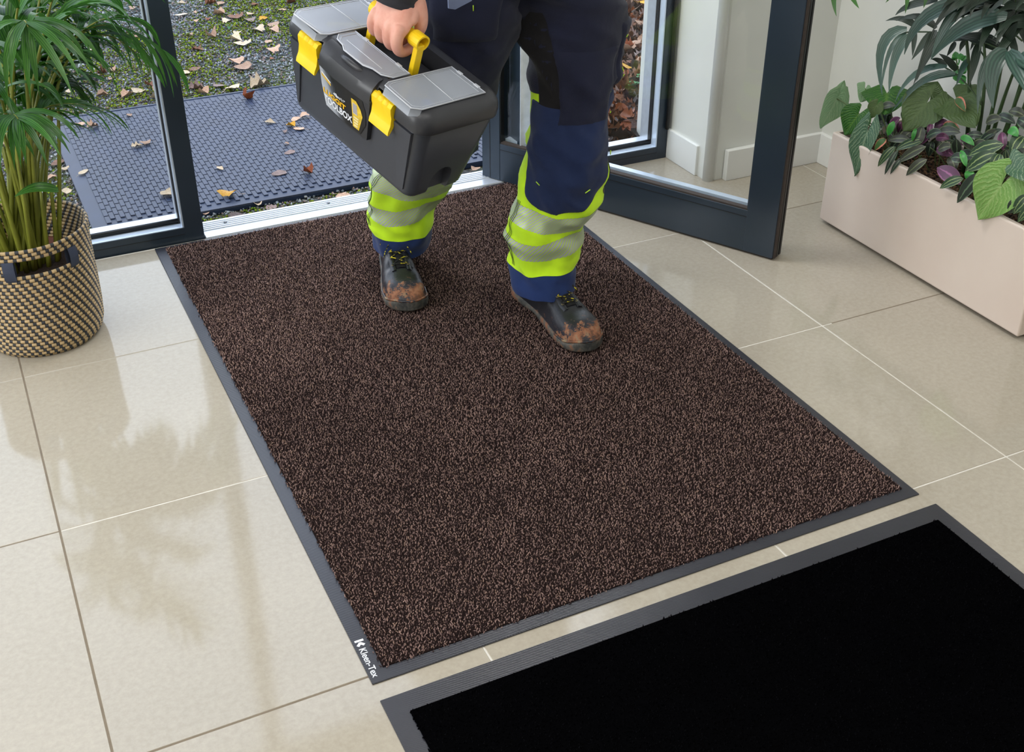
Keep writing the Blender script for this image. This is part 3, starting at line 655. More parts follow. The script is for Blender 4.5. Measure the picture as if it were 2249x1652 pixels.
fr = [  # (mid px,py,Y) (tip px,py,Y) n, L, w, start, droop, seed
 ((60, 150, .74), (35, -10, .66), (62, 60, .60), 12, .17, .019, .80, .42),
 ((120, 60, .80), (190, -20, .90), (350, 108, .98), 18, .175, .016, .50, .62),
 ((40, 330, .70), (10, 215, .66), (40, 262, .56), 16, .135, .017, .82, .42),
 ((60, 300, .74), (30, 205, .74), (190, 232, .78), 16, .145, .016, .62, .36),
 ((90, 120, .84), (150, -60, .95), (260, -30, 1.02), 14, .15, .020, .45, .25),
 ((70, 120, .9), (60, -80, 1.0), (150, -90, 1.06), 14, .16, .022, .45, .3),
 ((30, 200, .85), (-20, -40, .9), (-70, -30, .9), 14, .17, .020, .4, .35),
 ((90, 200, .86), (120, 60, .96), (215, 60, 1.03), 12, .15, .024, .5, .4),
 ((50, 250, .9), (60, 90, 1.0), (130, 110, 1.06), 14, .14, .024, .45, .4),
 ((60, 200, .76), (120, -40, .7), (140, -80, .62), 12, .16, .018, .6, .4),
 ((20, 200, .75), (-60, 60, .7), (-60, 130, .65), 14, .16, .018, .55, .4),
 ((80, 330, .86), (110, 190, .95), (160, 180, 1.0), 10, .12, .028, .5, .35),
 ((30, 120, .8), (20, -60, .8), (90, -100, .7), 14, .18, .02, .5, .4),
 ((110, 90, .9), (200, 10, .95), (300, 120, 1.03), 14, .13, .018, .5, .45),
 ((80, 160, .82), (170, 20, .86), (270, 40, .92), 14, .15, .020, .5, .5),
 ((50, 200, .8), (90, 60, .82), (150, 30, .80), 14, .17, .024, .5, .5),
 ((20, 220, .82), (0, 80, .85), (40, 20, .86), 14, .17, .024, .5, .6),
 ((40, 300, .84), (70, 200, .88), (120, 190, .92), 12, .13, .026, .5, .6),
 ((10, 280, .76), (-40, 160, .76), (-60, 200, .72), 14, .15, .022, .5, .5),
 ((60, 180, .92), (60, 30, .98), (120, -20, 1.02), 14, .15, .034, .5, .5),
 ((30, 200, .94), (20, 60, 1.0), (60, 20, 1.04), 14, .16, .034, .5, .6),
 ((70, 240, .93), (100, 120, 1.0), (150, 90, 1.05), 14, .14, .034, .5, .6),
 ((20, 260, .92), (0, 140, .98), (50, 130, 1.02), 14, .15, .032, .5, .7),
 ((110, 160, .95), (170, 20, 1.02), (210, 0, 1.07), 12, .13, .030, .5, .5)]
for i, (a, b, c, n_, L_, w_, st_, dr_) in enumerate(fr):
    s0 = stem0(i); pa, pb, pc = PT(*a), PT(*b), PT(*c)
    frond(palm, BC+Vector((0, 0, .012)), [s0, s0.lerp(pa, .6)+Vector((0, 0, .03)), pa, pb, pc], n_, L_, w_, PALMG, STEMG, .0042, st_, dr_, .95, i*5+1, .1 if i > 3 else .25)
parent_off[0] = BC+Vector((0, 0, .012))
for i in range(22):
    a = rnd.uniform(0, 6.28); r_ = rnd.uniform(.005, .075); b = Vector((BC.x+r_*cos(a), BC.y+r_*sin(a)*.8, .172)); h = rnd.uniform(.18, .42)
    t = b+Vector(((b.x-BC.x)*rnd.uniform(.3, 1.3), (b.y-BC.y)*rnd.uniform(.2, 1.0), h))
    tube('cane', [p-parent_off[0] for p in bez([b, b.lerp(t, .5)+Vector((rnd.uniform(-.01, .01), 0, 0)), t], 6)], [.0062, .006, .0056, .005, .0045, .004, .003], STEMG, palm, 7)
p0, p1 = PT(128, 418, .70), PT(32, 432, .68)
leaflet('leaflet', [p1.lerp(p0, i/8)+Vector((0, 0, .012*sin(pi*i/8))) for i in range(9)][::-1], .028, PALMG, palm, Vector((0, -.6, 1)))
# ------------------------------------------------------------------ trough planter and its plants
PLX0, PLX1, PLY0, PLY1, PLH = 2.175, 2.430, -0.262, 0.491, 0.272
k = N('cream_lacquer'); v = k.co(); k.base(k.ramp(k.noise(v, 5, 4), [(0.3, s2l((206, 190, 178))), (0.7, s2l((212, 198, 186)))]), 0.42, 0, .5); CREAM = k.m
pl = empty('trough_planter', ((PLX0+PLX1)/2, (PLY0+PLY1)/2, 0.004), 'long cream rectangular planter standing along the right wall', 'planter')
off = Vector(((PLX0+PLX1)/2, (PLY0+PLY1)/2, 0.004))
hx, hy = (PLX1-PLX0)/2, (PLY1-PLY0)/2
bo = box('trough', (-hx, hx, -hy, hy, 0.006, PLH-.004), CREAM, pl, bev=.005, seg=3)
cut = box('cut', (-hx+.013, hx-.013, -hy+.013, hy-.013, 0.02, PLH+.1), CREAM, pl); booled(bo, [cut]); bo.data.polygons.foreach_set('use_smooth', [False]*len(bo.data.polygons))
box('plinth', (-hx+.02, hx-.02, -hy+.02, hy-.02, -.004, .01), simple('dark_plinth', (60, 54, 48), .8), pl)
k = N('bark_soil'); v = k.co(); vo = k.n('ShaderNodeTexVoronoi'); vo.inputs['Scale'].default_value = 140; k.l(v, vo.inputs['Vector'])
k.base(k.ramp(vo.outputs['Color'], [(0, s2l((38, 24, 16))), (1, s2l((104, 76, 52)))]), .9); k.bump(vo.outputs['Distance'], 1, .006)
so = box('soil', (-hx+.0135, hx-.0135, -hy+.0135, hy-.0135, .2, PLH-.035), k.m, pl)
gx = rng.uniform(-hx+.02, hx-.02, 2600); gy = rng.uniform(-hy+.02, hy-.02, 2600); s = rng.uniform(.002, .005, 2600)
scatter('bark_chips', octv, octf, np.stack([gx, gy, np.full(2600, PLH-.034)], 1), rotz_tilt(2600, rng, .6), np.stack([s*1.4, s, s*.7], 1), np.array([s2l(c) for c in ((92, 64, 44), (54, 36, 26), (120, 92, 66), (30, 22, 18))])[rng.integers(0, 4, 2600)], attr_mat('bark_chip', .9), pl)
def leafc(p0, p1, p2, w, m, parent, org, prof=None, fold=.12, name='leaf', n=8, nrm=None):
    sp = bez([p0, p1, p2], n); nrm = nrm or Vector((-.75, -.45, .55)); parent_off[0] = org
    return leaflet(name, sp, w, m, parent, nrm, fold, prof)
def QX(px, py, x): return onx(px, py, x)
# syngonium (arrowhead) leaves
def arrowmat(name, a, b, vein, rough=.45):
    k = N(name); tcn = k.n('ShaderNodeTexCoord'); sx = k.n('ShaderNodeSeparateXYZ'); k.l(tcn.outputs['UV'], sx.inputs[0])
    u = k.math('ABSOLUTE', k.math('SUBTRACT', sx.outputs[0], .5)); d = k.math('ADD', k.math('MULTIPLY', u, -.9), sx.outputs[1])
    nz = k.noise(k.co(), 40, 4, .7); s_ = k.math('SINE', k.math('ADD', k.math('MULTIPLY', d, 64), k.math('MULTIPLY', nz, 16)))
    v1 = k.ramp(s_, [(.55, (0, 0, 0)), (.95, (1, 1, 1))]); mid = k.ramp(u, [(.012, (1, 1, 1)), (.05, (0, 0, 0))])
    col = k.mix(nz, s2l(a), s2l(b)); col = k.mix(k.math('MULTIPLY', k.math('MAXIMUM', v1, mid), .34), col, s2l(vein)); k.base(col, rough, 0, .45); k.bump(s_, .3, .0015)
    t = k.n('ShaderNodeBsdfTranslucent'); k.l(col, t.inputs[0]); m = k.n('ShaderNodeMixShader'); m.inputs[0].default_value = .2
    k.l(k.b.outputs[0], m.inputs[1]); k.l(t.outputs[0], m.inputs[2]); k.l(m.outputs[0], k.out.inputs[0]); return k.m
AR = {'pale': arrowmat('arrow_leaf_pale', (120, 160, 120), (150, 186, 140), (196, 214, 176)), 'deep': arrowmat('arrow_leaf_deep', (26, 78, 20), (44, 102, 28), (120, 160, 60)),
      'olive': arrowmat('arrow_leaf_olive', (70, 92, 52), (88, 112, 62), (104, 128, 76)), 'vari': arrowmat('arrow_leaf_variegated', (54, 88, 66), (78, 112, 82), (176, 196, 158)),
      'lime': arrowmat('arrow_leaf_lime', (104, 150, 72), (136, 176, 92), (186, 208, 140))}
def arrowleaf(att, tip, w, mk, parent, org, up=Vector((-.7, -.5, .5)), ruffle=.06, curl=.1, lobes=.42):
    "heart/arrow blade with two back lobes"
    ax = tip-att; L = ax.length; ax = ax.normalized(); s = ax.cross(up).normalized(); nn = s.cross(ax).normalized()
    rows = 12; cols = 8; vs, uv, fs = [], [], []
    for i in range(rows+1):
        t = i/rows; y = -lobes+(1+lobes)*t
        hw = .5*(sin(pi*min(1, (t*.93+.07)))**.75)*(1.15-.55*t) if t < 1 else .01
        for j in range(cols+1):
            u = j/cols*2-1
            yy = y if y > 0 else y*(min(1, abs(u)*1.9))       # notch between lobes
            x = u*hw*(1 if y > -.25 else .9)
            z = ruffle*sin(9*t+3*u)*abs(u)+.18*abs(u)*hw - curl*max(0, y)**2*1.2
            vs.append(att+ax*(yy*L)+s*(x*w*1.55)+nn*(z*L)-org); uv.append((u*.5+.5, t))
    for i in range(rows):
        for j in range(cols):
            a = i*(cols+1)+j; fs.append((a, a+1, a+cols+2, a+cols+1))
    return pyobj('leaf', vs, fs, AR[mk], parent, uv=uv)
def plant(name, x, y, label, cat='plant', group=None):
    org = Vector((x, y, PLH-.031)); return empty(name, org, label, cat, group), org
PET = simple('petiole_green', (84, 104, 60), .5)
def petiole(parent, org, a, b, r=.0017, bow=.03):
    parent_off[0] = org; m_ = a.lerp(b, .6)+Vector((0, 0, bow)); tube('leaf_stalk', [p-org for p in bez([a, m_, b], 8)], r, PET, parent, 5)
sy1, o1 = plant('arrowhead_vine', 2.27, 0.36, 'arrowhead vine with pale and dark veined leaves at the far left end of the planter')
for att, tip, x, xt, w, mk, up in (((1838, 217), (1804, 286), 2.19, 2.165, .05, 'pale', Vector((-.2, -.9, .5))), ((1842, 214), (1852, 180), 2.21, 2.2, .03, 'pale', Vector((-.5, -.5, .6))),
        ((1885, 252), (1852, 296), 2.20, 2.17, .062, 'deep', Vector((-.8, -.4, .3))), ((1948, 205), (1945, 245), 2.30, 2.25, .095, 'deep', Vector((-.6, -.6, .5))),
        ((1905, 290), (1871, 387), 2.19, 2.155, .052, 'vari', Vector((-.9, -.3, .4))), ((1900, 195), (1893, 222), 2.28, 2.25, .04, 'pale', Vector((-.2, -.9, .6))), ((1925, 232), (1908, 262), 2.24, 2.22, .03, 'olive', Vector((-.5, -.7, .5)))):
    A, T = QX(*att, x), QX(*tip, xt); arrowleaf(A, T, w, mk, sy1, o1, up); petiole(sy1, o1, o1+Vector((rnd.uniform(-.02, .02), rnd.uniform(-.03, .03), .0)), A)
sy2, o2 = plant('arrowhead_vine', 2.32, 0.17, 'arrowhead vine with broad olive leaves in the middle of the planter')
for att, tip, x, xt, w, mk, up in (((2036, 226), (1982, 286), 2.27, 2.215, .085, 'olive', Vector((-.7, -.5, .6))), ((2102, 222), (2139, 270), 2.31, 2.27, .085, 'olive', Vector((-.7, -.6, .5))), ((2045, 205), (2060, 178), 2.33, 2.35, .05, 'olive', Vector((-.6, -.6, .5)))):
    A, T = QX(*att, x), QX(*tip, xt); arrowleaf(A, T, w, mk, sy2, o2, up, lobes=.55); petiole(sy2, o2, o2+Vector((rnd.uniform(-.02, .02), rnd.uniform(-.03, .03), .0)), A)
sy3, o3 = plant('arrowhead_vine', 2.26, -0.14, 'arrowhead vine with one big lime green leaf hanging over the front of the planter')
for att, tip, x, xt, w, mk, up in (((2199, 407), (2142, 484), 2.175, 2.15, .088, 'lime', Vector((-.95, -.3, .25))), ((2262, 350), (2300, 400), 2.2, 2.17, .08, 'vari', Vector((-.8, -.4, .5)))):
    A, T = QX(*att, x), QX(*tip, xt); arrowleaf(A, T, w, mk, sy3, o3, up, lobes=.6); petiole(sy3, o3, o3+Vector((rnd.uniform(-.02, .02), rnd.uniform(-.03, .03), .0)), A)
# striped small-leaved plants
def stripemat(name, dark, light, edge, n=3, rough=.42, backc=None):
    k = N(name); tcn = k.n('ShaderNodeTexCoord'); sx = k.n('ShaderNodeSeparateXYZ'); k.l(tcn.outputs['UV'], sx.inputs[0])
    nz = k.noise(k.co(), 60, 3, .6)
    w = k.math('SINE', k.math('ADD', k.math('MULTIPLY', sx.outputs[0], n*6.283), k.math('MULTIPLY', nz, 2.2)))
    col = k.mix(k.ramp(w, [(.62, (0, 0, 0)), (.95, (1, 1, 1))]), s2l(dark), s2l(light)); e = k.ramp(sx.outputs[0], [(.0, (1, 1, 1)), (.06, (0, 0, 0)), (.94, (0, 0, 0)), (1, (1, 1, 1))])
    col = k.mix(k.math('MULTIPLY', e, .7), col, s2l(edge)); k.base(col, rough, 0, .5); return k.m
ST = [stripemat('striped_leaf_green', (40, 66, 44), (140, 158, 104), (70, 96, 66)), stripemat('striped_leaf_grey', (58, 62, 52), (110, 120, 88), (80, 88, 70), 2), stripemat('striped_leaf_dark', (34, 46, 38), (96, 120, 92), (60, 90, 70), 2),
      stripemat('striped_leaf_purple', (84, 42, 72), (140, 80, 122), (70, 64, 60), 2), stripemat('striped_leaf_bright', (50, 130, 50), (84, 160, 70), (60, 140, 60), 1), stripemat('striped_leaf_pink', (60, 96, 46), (206, 122, 96), (190, 100, 84), 1)]
tr1, q1 = plant('striped_inch_plant', 2.27, 0.25, 'low plant with green striped and purple leaves spilling over the front left of the planter')
tr2, q2 = plant('striped_inch_plant', 2.27, 0.02, 'low plant with large striped leaves and purple undersides in the middle front of the planter')
tr3, q3 = plant('striped_inch_plant', 2.33, -0.16, 'low striped foliage plant at the near right end of the planter')
SL = [ # start px, end px, x0, x1, width m, material, plant
 (1967,322,1928,366,2.185,2.165,.020,0,1),(1972,330,1943,384,2.185,2.165,.014,2,1),(1985,345,1955,383,2.19,2.17,.012,2,1),(2034,322,1972,357,2.20,2.18,.024,1,1),(2030,308,1966,330,2.24,2.21,.022,0,1),(2036,350,1990,386,2.19,2.17,.022,1,1),
 (2012,322,2026,278,2.23,2.25,.030,1,1),(1975,315,2008,284,2.23,2.25,.026,1,1),(1950,298,1967,266,2.21,2.22,.017,4,1),(1947,306,1921,331,2.20,2.185,.019,5,1),(2004,310,2013,282,2.22,2.23,.010,4,1),(1980,268,1972,292,2.25,2.25,.014,3,1),
 (2008,316,1972,322,2.25,2.22,.014,5,1),(2055,304,2085,306,2.24,2.25,.020,3,1),(2060,330,2092,322,2.23,2.23,.022,1,1),(2056,292,2110,292,2.27,2.27,.026,1,1),(2070,275,2108,286,2.28,2.28,.022,5,1),(2048,262,2068,230,2.29,2.29,.015,3,1),(2110,320,2140,292,2.27,2.28,.016,3,1),
 (1905,310,1890,342,2.21,2.19,.016,2,1),(2046,272,2040,300,2.26,2.25,.014,3,1),(2000,255,2010,225,2.28,2.28,.022,5,1),(2040,285,2000,270,2.27,2.26,.022,2,1),(1955,330,1985,300,2.24,2.24,.022,2,1),
 (2110,405,2058,368,2.19,2.20,.036,3,2),(2118,352,2088,348,2.21,2.20,.024,2,2),(2205,318,2126,342,2.23,2.205,.032,0,2),(2190,338,2120,376,2.21,2.185,.036,0,2),(2122,366,2110,330,2.20,2.215,.014,4,2),(2132,376,2126,400,2.19,2.18,.020,4,2),
 (2116,392,2064,414,2.185,2.165,.022,0,2),(2155,380,2102,446,2.18,2.165,.030,2,2),(2195,362,2160,372,2.20,2.19,.026,2,2),(2196,338,2180,380,2.21,2.19,.026,0,2),(2203,330,2200,290,2.24,2.26,.020,3,2),(2215,285,2236,300,2.25,2.24,.020,4,2),(2150,312,2200,284,2.27,2.27,.018,2,2),
 (2160,300,2120,300,2.29,2.27,.018,2,2),(2110,300,2140,320,2.26,2.25,.016,4,2),(2100,215,2120,245,2.3,2.28,.02,5,2),(2165,270,2200,262,2.3,2.3,.024,1,2),(2190,255,2230,272,2.31,2.31,.022,2,2),(2170,382,2150,390,2.2,2.19,.014,3,2),
 (2249,300,2220,340,2.26,2.23,.034,0,3),(2262,330,2215,372,2.23,2.21,.034,2,3),(2240,395,2215,360,2.21,2.22,.024,1,3),(2262,430,2225,470,2.19,2.175,.028,0,3),(2235,440,2215,470,2.185,2.175,.022,2,3),(2275,450,2235,488,2.19,2.17,.022,0,3),(2249,255,2215,245,2.3,2.3,.022,1,3),(2262,285,2235,262,2.29,2.29,.026,2,3),(2255,340,2245,380,2.22,2.2,.022,2,3)]
for i in range(70):
    px = rnd.uniform(1930, 2300); py = 250+(px-1930)*.33+rnd.uniform(-15, 55); a = rnd.uniform(0, 6.28); L_ = rnd.uniform(28, 50); x = rnd.uniform(2.23, 2.37)
    SL.append((px, py, px+L_*cos(a), py+L_*sin(a)*.8, x, x+rnd.uniform(-.03, .01), rnd.uniform(.018, .03), rnd.choice((0, 1, 1, 2, 2, 3)), 1 if px < 2070 else 2 if px < 2210 else 3))
def ovalp(t): return max(.03, sin(pi*min(1, t**.85))**.75)
for (a, b, c, d, x0, x1, w, mk, pn) in SL:
    P0, P2 = QX(a, b, x0), QX(c, d, x1); par, og = ((tr1, q1), (tr2, q2), (tr3, q3))[pn-1]
    P0.z = max(P0.z, PLH-.022); m_ = P0.lerp(P2, .5)+Vector((-.012, -.008, .014))
    leafc(P0, m_, P2, w*1.12, ST[mk], par, og, ovalp, .13)
for par, og in ((tr1, q1), (tr2, q2), (tr3, q3)):
    parent_off[0] = og
    for i in range(9):
        a = Vector((rnd.uniform(-.05, .05), rnd.uniform(-.09, .09), 0)); b = a+Vector((rnd.uniform(-.06, .0), rnd.uniform(-.04, .04), rnd.uniform(.03, .08)))
        tube('stem', bez([a, a.lerp(b, .5)+Vector((0, 0, .02)), b], 5), .0016, PET, par, 5)
# bluish palm in the planter
KENT = leafy('blue_green_leaflet', (38, 66, 56), (66, 98, 84), .33, 5, .12, spec=.6); KDK = leafy('dark_palm_leaflet', (26, 40, 32), (50, 68, 52), .4, 5, .1)
kp, ko = plant('parlour_palm', 2.34, -0.02, 'dark blue-green palm with broad drooping leaflets rising from the planter')
STG = simple('dark_cane', (52, 74, 40), .45)
canes = [((2150, 292), (2175, 200), (2160, 90)), ((2160, 300), (2200, 190), (2210, 60)), ((2135, 290), (2145, 180), (2112, 20)), ((2210, 260), (2240, 190), (2270, 90)), ((2225, 262), (2262, 190), (2300, 100)), ((2175, 290), (2205, 200), (2235, 140)), ((2200, 262), (2235, 200), (2262, 150))]
parent_off[0] = ko
for i, (a, b, c) in enumerate(canes):
    A = QX(*a, 2.33+.01*(i % 3)); A.z = PLH-.032; B = QX(*b, 2.33); C_ = QX(*c, 2.31)
    tube('cane', [p-ko for p in bez([A, B, C_], 10)], [.0062-.0003*q for q in range(11)], STG, kp, 7)
FR = [ # frond rachis then its leaflets: (start, mid, tip, x0, xm, xt, width, mat)
 ([(2245, 90), (2160, 10), (2060, -5)], 2.30, [((2150,2),(2010,8),(1986,120),2.28,2.22,2.20,.040,0),((2132,6),(2078,30),(2044,132),2.28,2.24,2.21,.030,0),((2212,36),(2110,34),(2045,130),2.28,2.24,2.21,.046,0),((2085,66),(2040,100),(2013,178),2.30,2.26,2.23,.024,1),((2060,0),(1990,6),(1966,34),2.30,2.27,2.25,.022,1),((2090,4),(2060,25),(2046,45),2.3,2.28,2.26,.02,1)]),
 ([(2200, 110), (2100, 60), (1975, 72)], 2.32, [((1992,64),(1912,66),(1938,210),2.30,2.25,2.22,.030,0),((1990,72),(1945,90),(1935,205),2.30,2.25,2.22,.014,0),((2002,76),(1960,100),(1952,206),2.30,2.26,2.23,.026,0),((2054,66),(2040,110),(2006,186),2.30,2.27,2.24,.024,1),((2016,62),(1985,30),(1945,46),2.32,2.30,2.28,.018,1),((2056,62),(2020,20),(1968,46),2.32,2.3,2.28,.02,1),((2046,70),(2025,100),(2002,132),2.32,2.30,2.28,.02,1),((2010,66),(2008,95),(2004,124),2.31,2.3,2.29,.014,1)]),
 ([(2155, 230), (2120, 170), (2075, 148)], 2.31, [((2098,162),(2030,150),(1958,246),2.30,2.26,2.22,.020,0),((2098,165),(2020,160),(1980,230),2.30,2.26,2.22,.016,0),((2080,146),(2000,140),(1965,225),2.30,2.27,2.23,.018,0),((2078,144),(2060,128),(2045,130),2.31,2.3,2.29,.014,1),((2100,155),(2085,130),(2062,118),2.32,2.3,2.29,.018,1)]),
 ([(2260, 180), (2230, 120), (2185, 115)], 2.27, [((2212,112),(2165,130),(2181,238),2.26,2.22,2.20,.046,0),((2216,112),(2250,160),(2275,235),2.26,2.22,2.20,.040,0),((2188,116),(2150,140),(2147,250),2.27,2.23,2.21,.022,0),((2240,120),(2260,140),(2300,160),2.26,2.24,2.22,.04,0),((2206,96),(2230,60),(2235,50),2.28,2.27,2.26,.024,1)]),
 ([(2180, 160), (2148, 90), (2120, 85)], 2.34, [((2150,92),(2140,140),(2128,190),2.33,2.30,2.28,.022,1),((2126,130),(2112,150),(2100,190),2.33,2.3,2.28,.016,0),((2190,90),(2130,70),(2075,95),2.34,2.32,2.3,.024,1),((2120,88),(2112,100),(2108,114),2.33,2.32,2.3,.014,1),((2098,92),(2090,110),(2079,124),2.33,2.32,2.3,.014,1),((2200,110),(2150,75),(2090,80),2.34,2.32,2.3,.03,1)])]
for rc, xr, lfs in FR:
    R3 = [QX(a, b, xr) for a, b in rc]; parent_off[0] = ko
    f_ = tube('frond', [p-ko for p in bez(R3, 8)], .0022, STG, kp, 5)
    for a, b, c, x0, x1, x2, w, mk in lfs:
        leafc(QX(*a, x0), QX(*b, x1), QX(*c, x2), w, (KENT, KDK)[mk], f_, ko, None, .12, 'leaflet')
for q in range(7):
    base = QX(2190+q*14, 70-8*(q % 3), 2.34); tip = QX(2120+q*34, -60+20*(q % 2), 2.30-.02*(q % 3)); parent_off[0] = ko
    f_ = tube('frond', [p-ko for p in bez([base, base.lerp(tip, .5)+Vector((0, 0, .03)), tip], 8)], .002, STG, kp, 5)
    for i in range(9):
        t = .1+.1*i; p = base.lerp(tip, t); a = rnd.uniform(0, 6.28); d = Vector((-.35+.6*cos(a), .8*sin(a), rnd.uniform(-.3, .5)))
        leaflet('leaflet', arc(p, d, rnd.uniform(.09, .15), .3), rnd.uniform(.018, .03), KDK, f_, Vector((-.5, -.4, .8)))
f_ = tube('frond', [p-ko for p in bez([QX(2060, -60, 2.34), QX(1950, -90, 2.3), QX(1850, -60, 2.27)], 8)], .002, STG, kp, 5)
for a, b, c in (((1832, -40), (1828, 0), (1837, 36)), ((1862, -30), (1870, -5), (1887, 19)), ((1900, -50), (1930, -20), (1940, -6)), ((2000, -60), (1996, -10), (1988, 30)), ((2030, -60), (2040, -10), (2028, 18)), ((1985, -50), (1970, -20), (1945, 6))):
    leafc(QX(*a, 2.28), QX(*b, 2.27), QX(*c, 2.26), .016, PALMG, f_, ko, None, .12, 'leaflet')
ivy, io = plant('small_ivy', 2.36, 0.12, 'small bright green climbing sprigs between the palm canes')
for i in range(16):
    p = QX(2105+rnd.uniform(-16, 16), 150+rnd.uniform(-28, 34), 2.37); a = rnd.uniform(0, 6.28)
    leafc(p, p+Vector((.006*cos(a), .01*sin(a), .004)), p+Vector((.012*cos(a), .022*sin(a), .012)), .017, ST[4], ivy, io, ovalp)
parent_off[0] = io; tube('stem', [p-io for p in bez([Vector((2.36, .12, PLH-.033)), QX(2120, 230, 2.36), QX(2100, 130, 2.37)], 8)], .002, PET, ivy, 5)
# ------------------------------------------------------------------ toolbox
BU, BV, BW = Vector((.3265, -.8962, -.3003)), Vector((.9323, .3577, -.0539)), Vector((.1558, -.2624, .9523))
BW = BU.cross(BV).normalized(); BU = BV.cross(BW).normalized(); BV.normalize()
BQ = Vector((.81, .259, .6989))
mw = Matrix((BU, BV, BW)).transposed().to_4x4(); mw.translation = BQ
tb = empty('toolbox', label='black plastic toolbox with yellow catches carried by the walking worker', cat='toolbox', mw=mw)
def BP(u, v, w): return BQ+BU*u+BV*v+BW*w
PLB = simple('charcoal_plastic', (64, 67, 75), .36, var=.05, vscale=20, bump=.12, bscale=900, bdist=.0004)
PLL = simple('lid_plastic', (50, 51, 56), .36, var=.05, vscale=20, bump=.1, bscale=900, bdist=.0004)
YEL = simple('yellow_plastic', (246, 206, 24), .38, var=.04, vscale=20)
k = N('frosted_plastic'); k.base(s2l((206, 213, 224)), .16); tr_ = k.n('ShaderNodeBsdfTransparent'); tr_.inputs[0].default_value = (.92, .93, .95, 1)
m = k.n('ShaderNodeMixShader'); m.inputs[0].default_value = .42; k.l(tr_.outputs[0], m.inputs[1]); k.l(k.b.outputs[0], m.inputs[2]); k.l(m.outputs[0], k.out.inputs[0]); FROST = k.m
FROSTE = simple('frosted_edge', (196, 200, 208), .3, var=.03)
def rrect(hu, hv, r, z, n=5, cu=0, cv=0):
    pts = []
    for sx, sy, a0 in ((1, 1, 0), (-1, 1, 90), (-1, -1, 180), (1, -1, 270)):
        for q in range(n+1):
            a = radians(a0+90*q/n); pts.append(Vector((cu+sx*(hu-r)+r*cos(a), cv+sy*(hv-r)+r*sin(a), z)))
    return pts
vs, fs = loft([rrect(.178, .068, .016, -.1666, 8), rrect(.184, .0735, .020, -.1645, 8), rrect(.187, .0765, .022, -.159, 8), rrect(.189, .0785, .024, -.15, 8), rrect(.1965, .090, .027, -.09, 8), rrect(.207, .1065, .031, -.004, 8), rrect(.205, .105, .031, .0, 8)])
body = pyobj('body', vs, fs, PLB, tb, smooth=False)
cuts = []
for sgn in (1, -1):
    c, d = tubegeo([(sgn*.172, 0, -.132), (sgn*.240, 0, -.132)], .028, 24); cuts.append(pyobj('c', c, d, PLB, tb, False))
    cuts.append(box('c', (*sorted((sgn*.172, sgn*.24)), -.028, .028, -.2, -.132), PLB, tb))
booled(body, cuts)
# raised end shoulders and centre front panel
for s0, s1 in ((.138, .188), (-.186, -.152)):
    rings = []
    for z, o1_ in ((-.150, .001), (-.10, .0015), (-.004, .004)):
        hv = .0745+(.1070-.0745)*((z+.1666)/.1666)**.95; a, b = (s0+.016*(-z/.16), s1-.018*(-z/.16)) if s0 > 0 else (s0+.018*(-z/.16), s1-.012*(-z/.16))
        rings.append([Vector((a, -hv+.004, z)), Vector((a, -hv-o1_-.002, z)), Vector((b, -hv-o1_-.002, z)), Vector((b, -hv+.004, z))])
    vs, fs = loft(rings); pyobj('corner_panel', vs, fs, PLB, tb, False)
rings = []
for z, a, b, p in ((-.100, -.050, .060, .0), (-.096, -.056, .066, .010), (-.03, -.076, .074, .0135), (.004, -.084, .078, .015)):
    hv = .0745+(.1070-.0745)*((z+.1666)/.1666)**.95
    r = [Vector((a, -hv+.01, z))]
    for q in range(9):
        t = q/8; r.append(Vector((a+(b-a)*t, -hv-p-.004*sin(pi*t), z)))
    r.append(Vector((b, -hv+.01, z))); rings.append(r)
vs, fs = loft(rings); fp = pyobj('front_panel', vs, fs, PLL, tb, False)
def fpv(u, z):
    hv = .0745+(.1070-.0745)*((z+.1666)/.1666)**.95; t = (u+.078)/.154; p = .0105+(z+.096)/.1*.0045
    return -hv-p-.004*sin(pi*max(0, min(1, t)))
def lab(name, outline, z_off, mat_, parent):
    "flat print laid on the curved front panel; outline in (u,z)"
    bm = bmesh.new(); f = bm.faces.new([bm.verts.new((u, 0, z)) for u, z in outline]); bmesh.ops.triangulate(bm, faces=[f])
    bmesh.ops.subdivide_edges(bm, edges=bm.edges[:], cuts=3, use_grid_fill=False); bmesh.ops.triangulate(bm, faces=bm.faces[:])
    for v in bm.verts: v.co.y = fpv(v.co.x, v.co.z)-z_off
    me = bpy.data.meshes.new(name); bm.to_mesh(me); bm.free(); return link(name, me, mat_, parent)
k = N('label_print'); v = k.co('Generated'); sx = k.n('ShaderNodeSeparateXYZ'); k.l(v, sx.inputs[0])
g_ = k.math('ADD', k.math('MULTIPLY', sx.outputs[0], 1.0), k.math('MULTIPLY', sx.outputs[2], .35))
k.base(k.ramp(g_, [(.05, s2l((206, 210, 218))), (.38, s2l((160, 166, 176))), (.48, s2l((84, 88, 96))), (.60, s2l((28, 28, 30)))]), .35); LABM = k.m
L1 = lab('label', [(-.078, -.006), (-.072, -.045), (-.058, -.088), (.0, -.091), (.050, -.091), (.066, -.060), (.066, -.030), (.056, -.006), (.0, -.003)], .0008, LABM, tb)
lab('label_print', [(.026, -.018), (.030, -.083), (.047, -.084), (.058, -.045), (.052, -.030), (.040, -.018)], .0014, simple('label_yellow', (232, 196, 60), .4, var=.25, vscale=120), L1)
lab('barcode', [(.030, -.026), (.031, -.050), (.044, -.050), (.042, -.026)], .0018, simple('label_grey', (198, 196, 200), .4), L1)
for i in range(7): lab('barcode_line', [(.0315, -.028-.003*i), (.0315, -.0292-.003*i), (.0425, -.0292-.003*i), (.0425, -.028-.003*i)], .0021, simple('label_ink', (110, 108, 122), .4), L1)
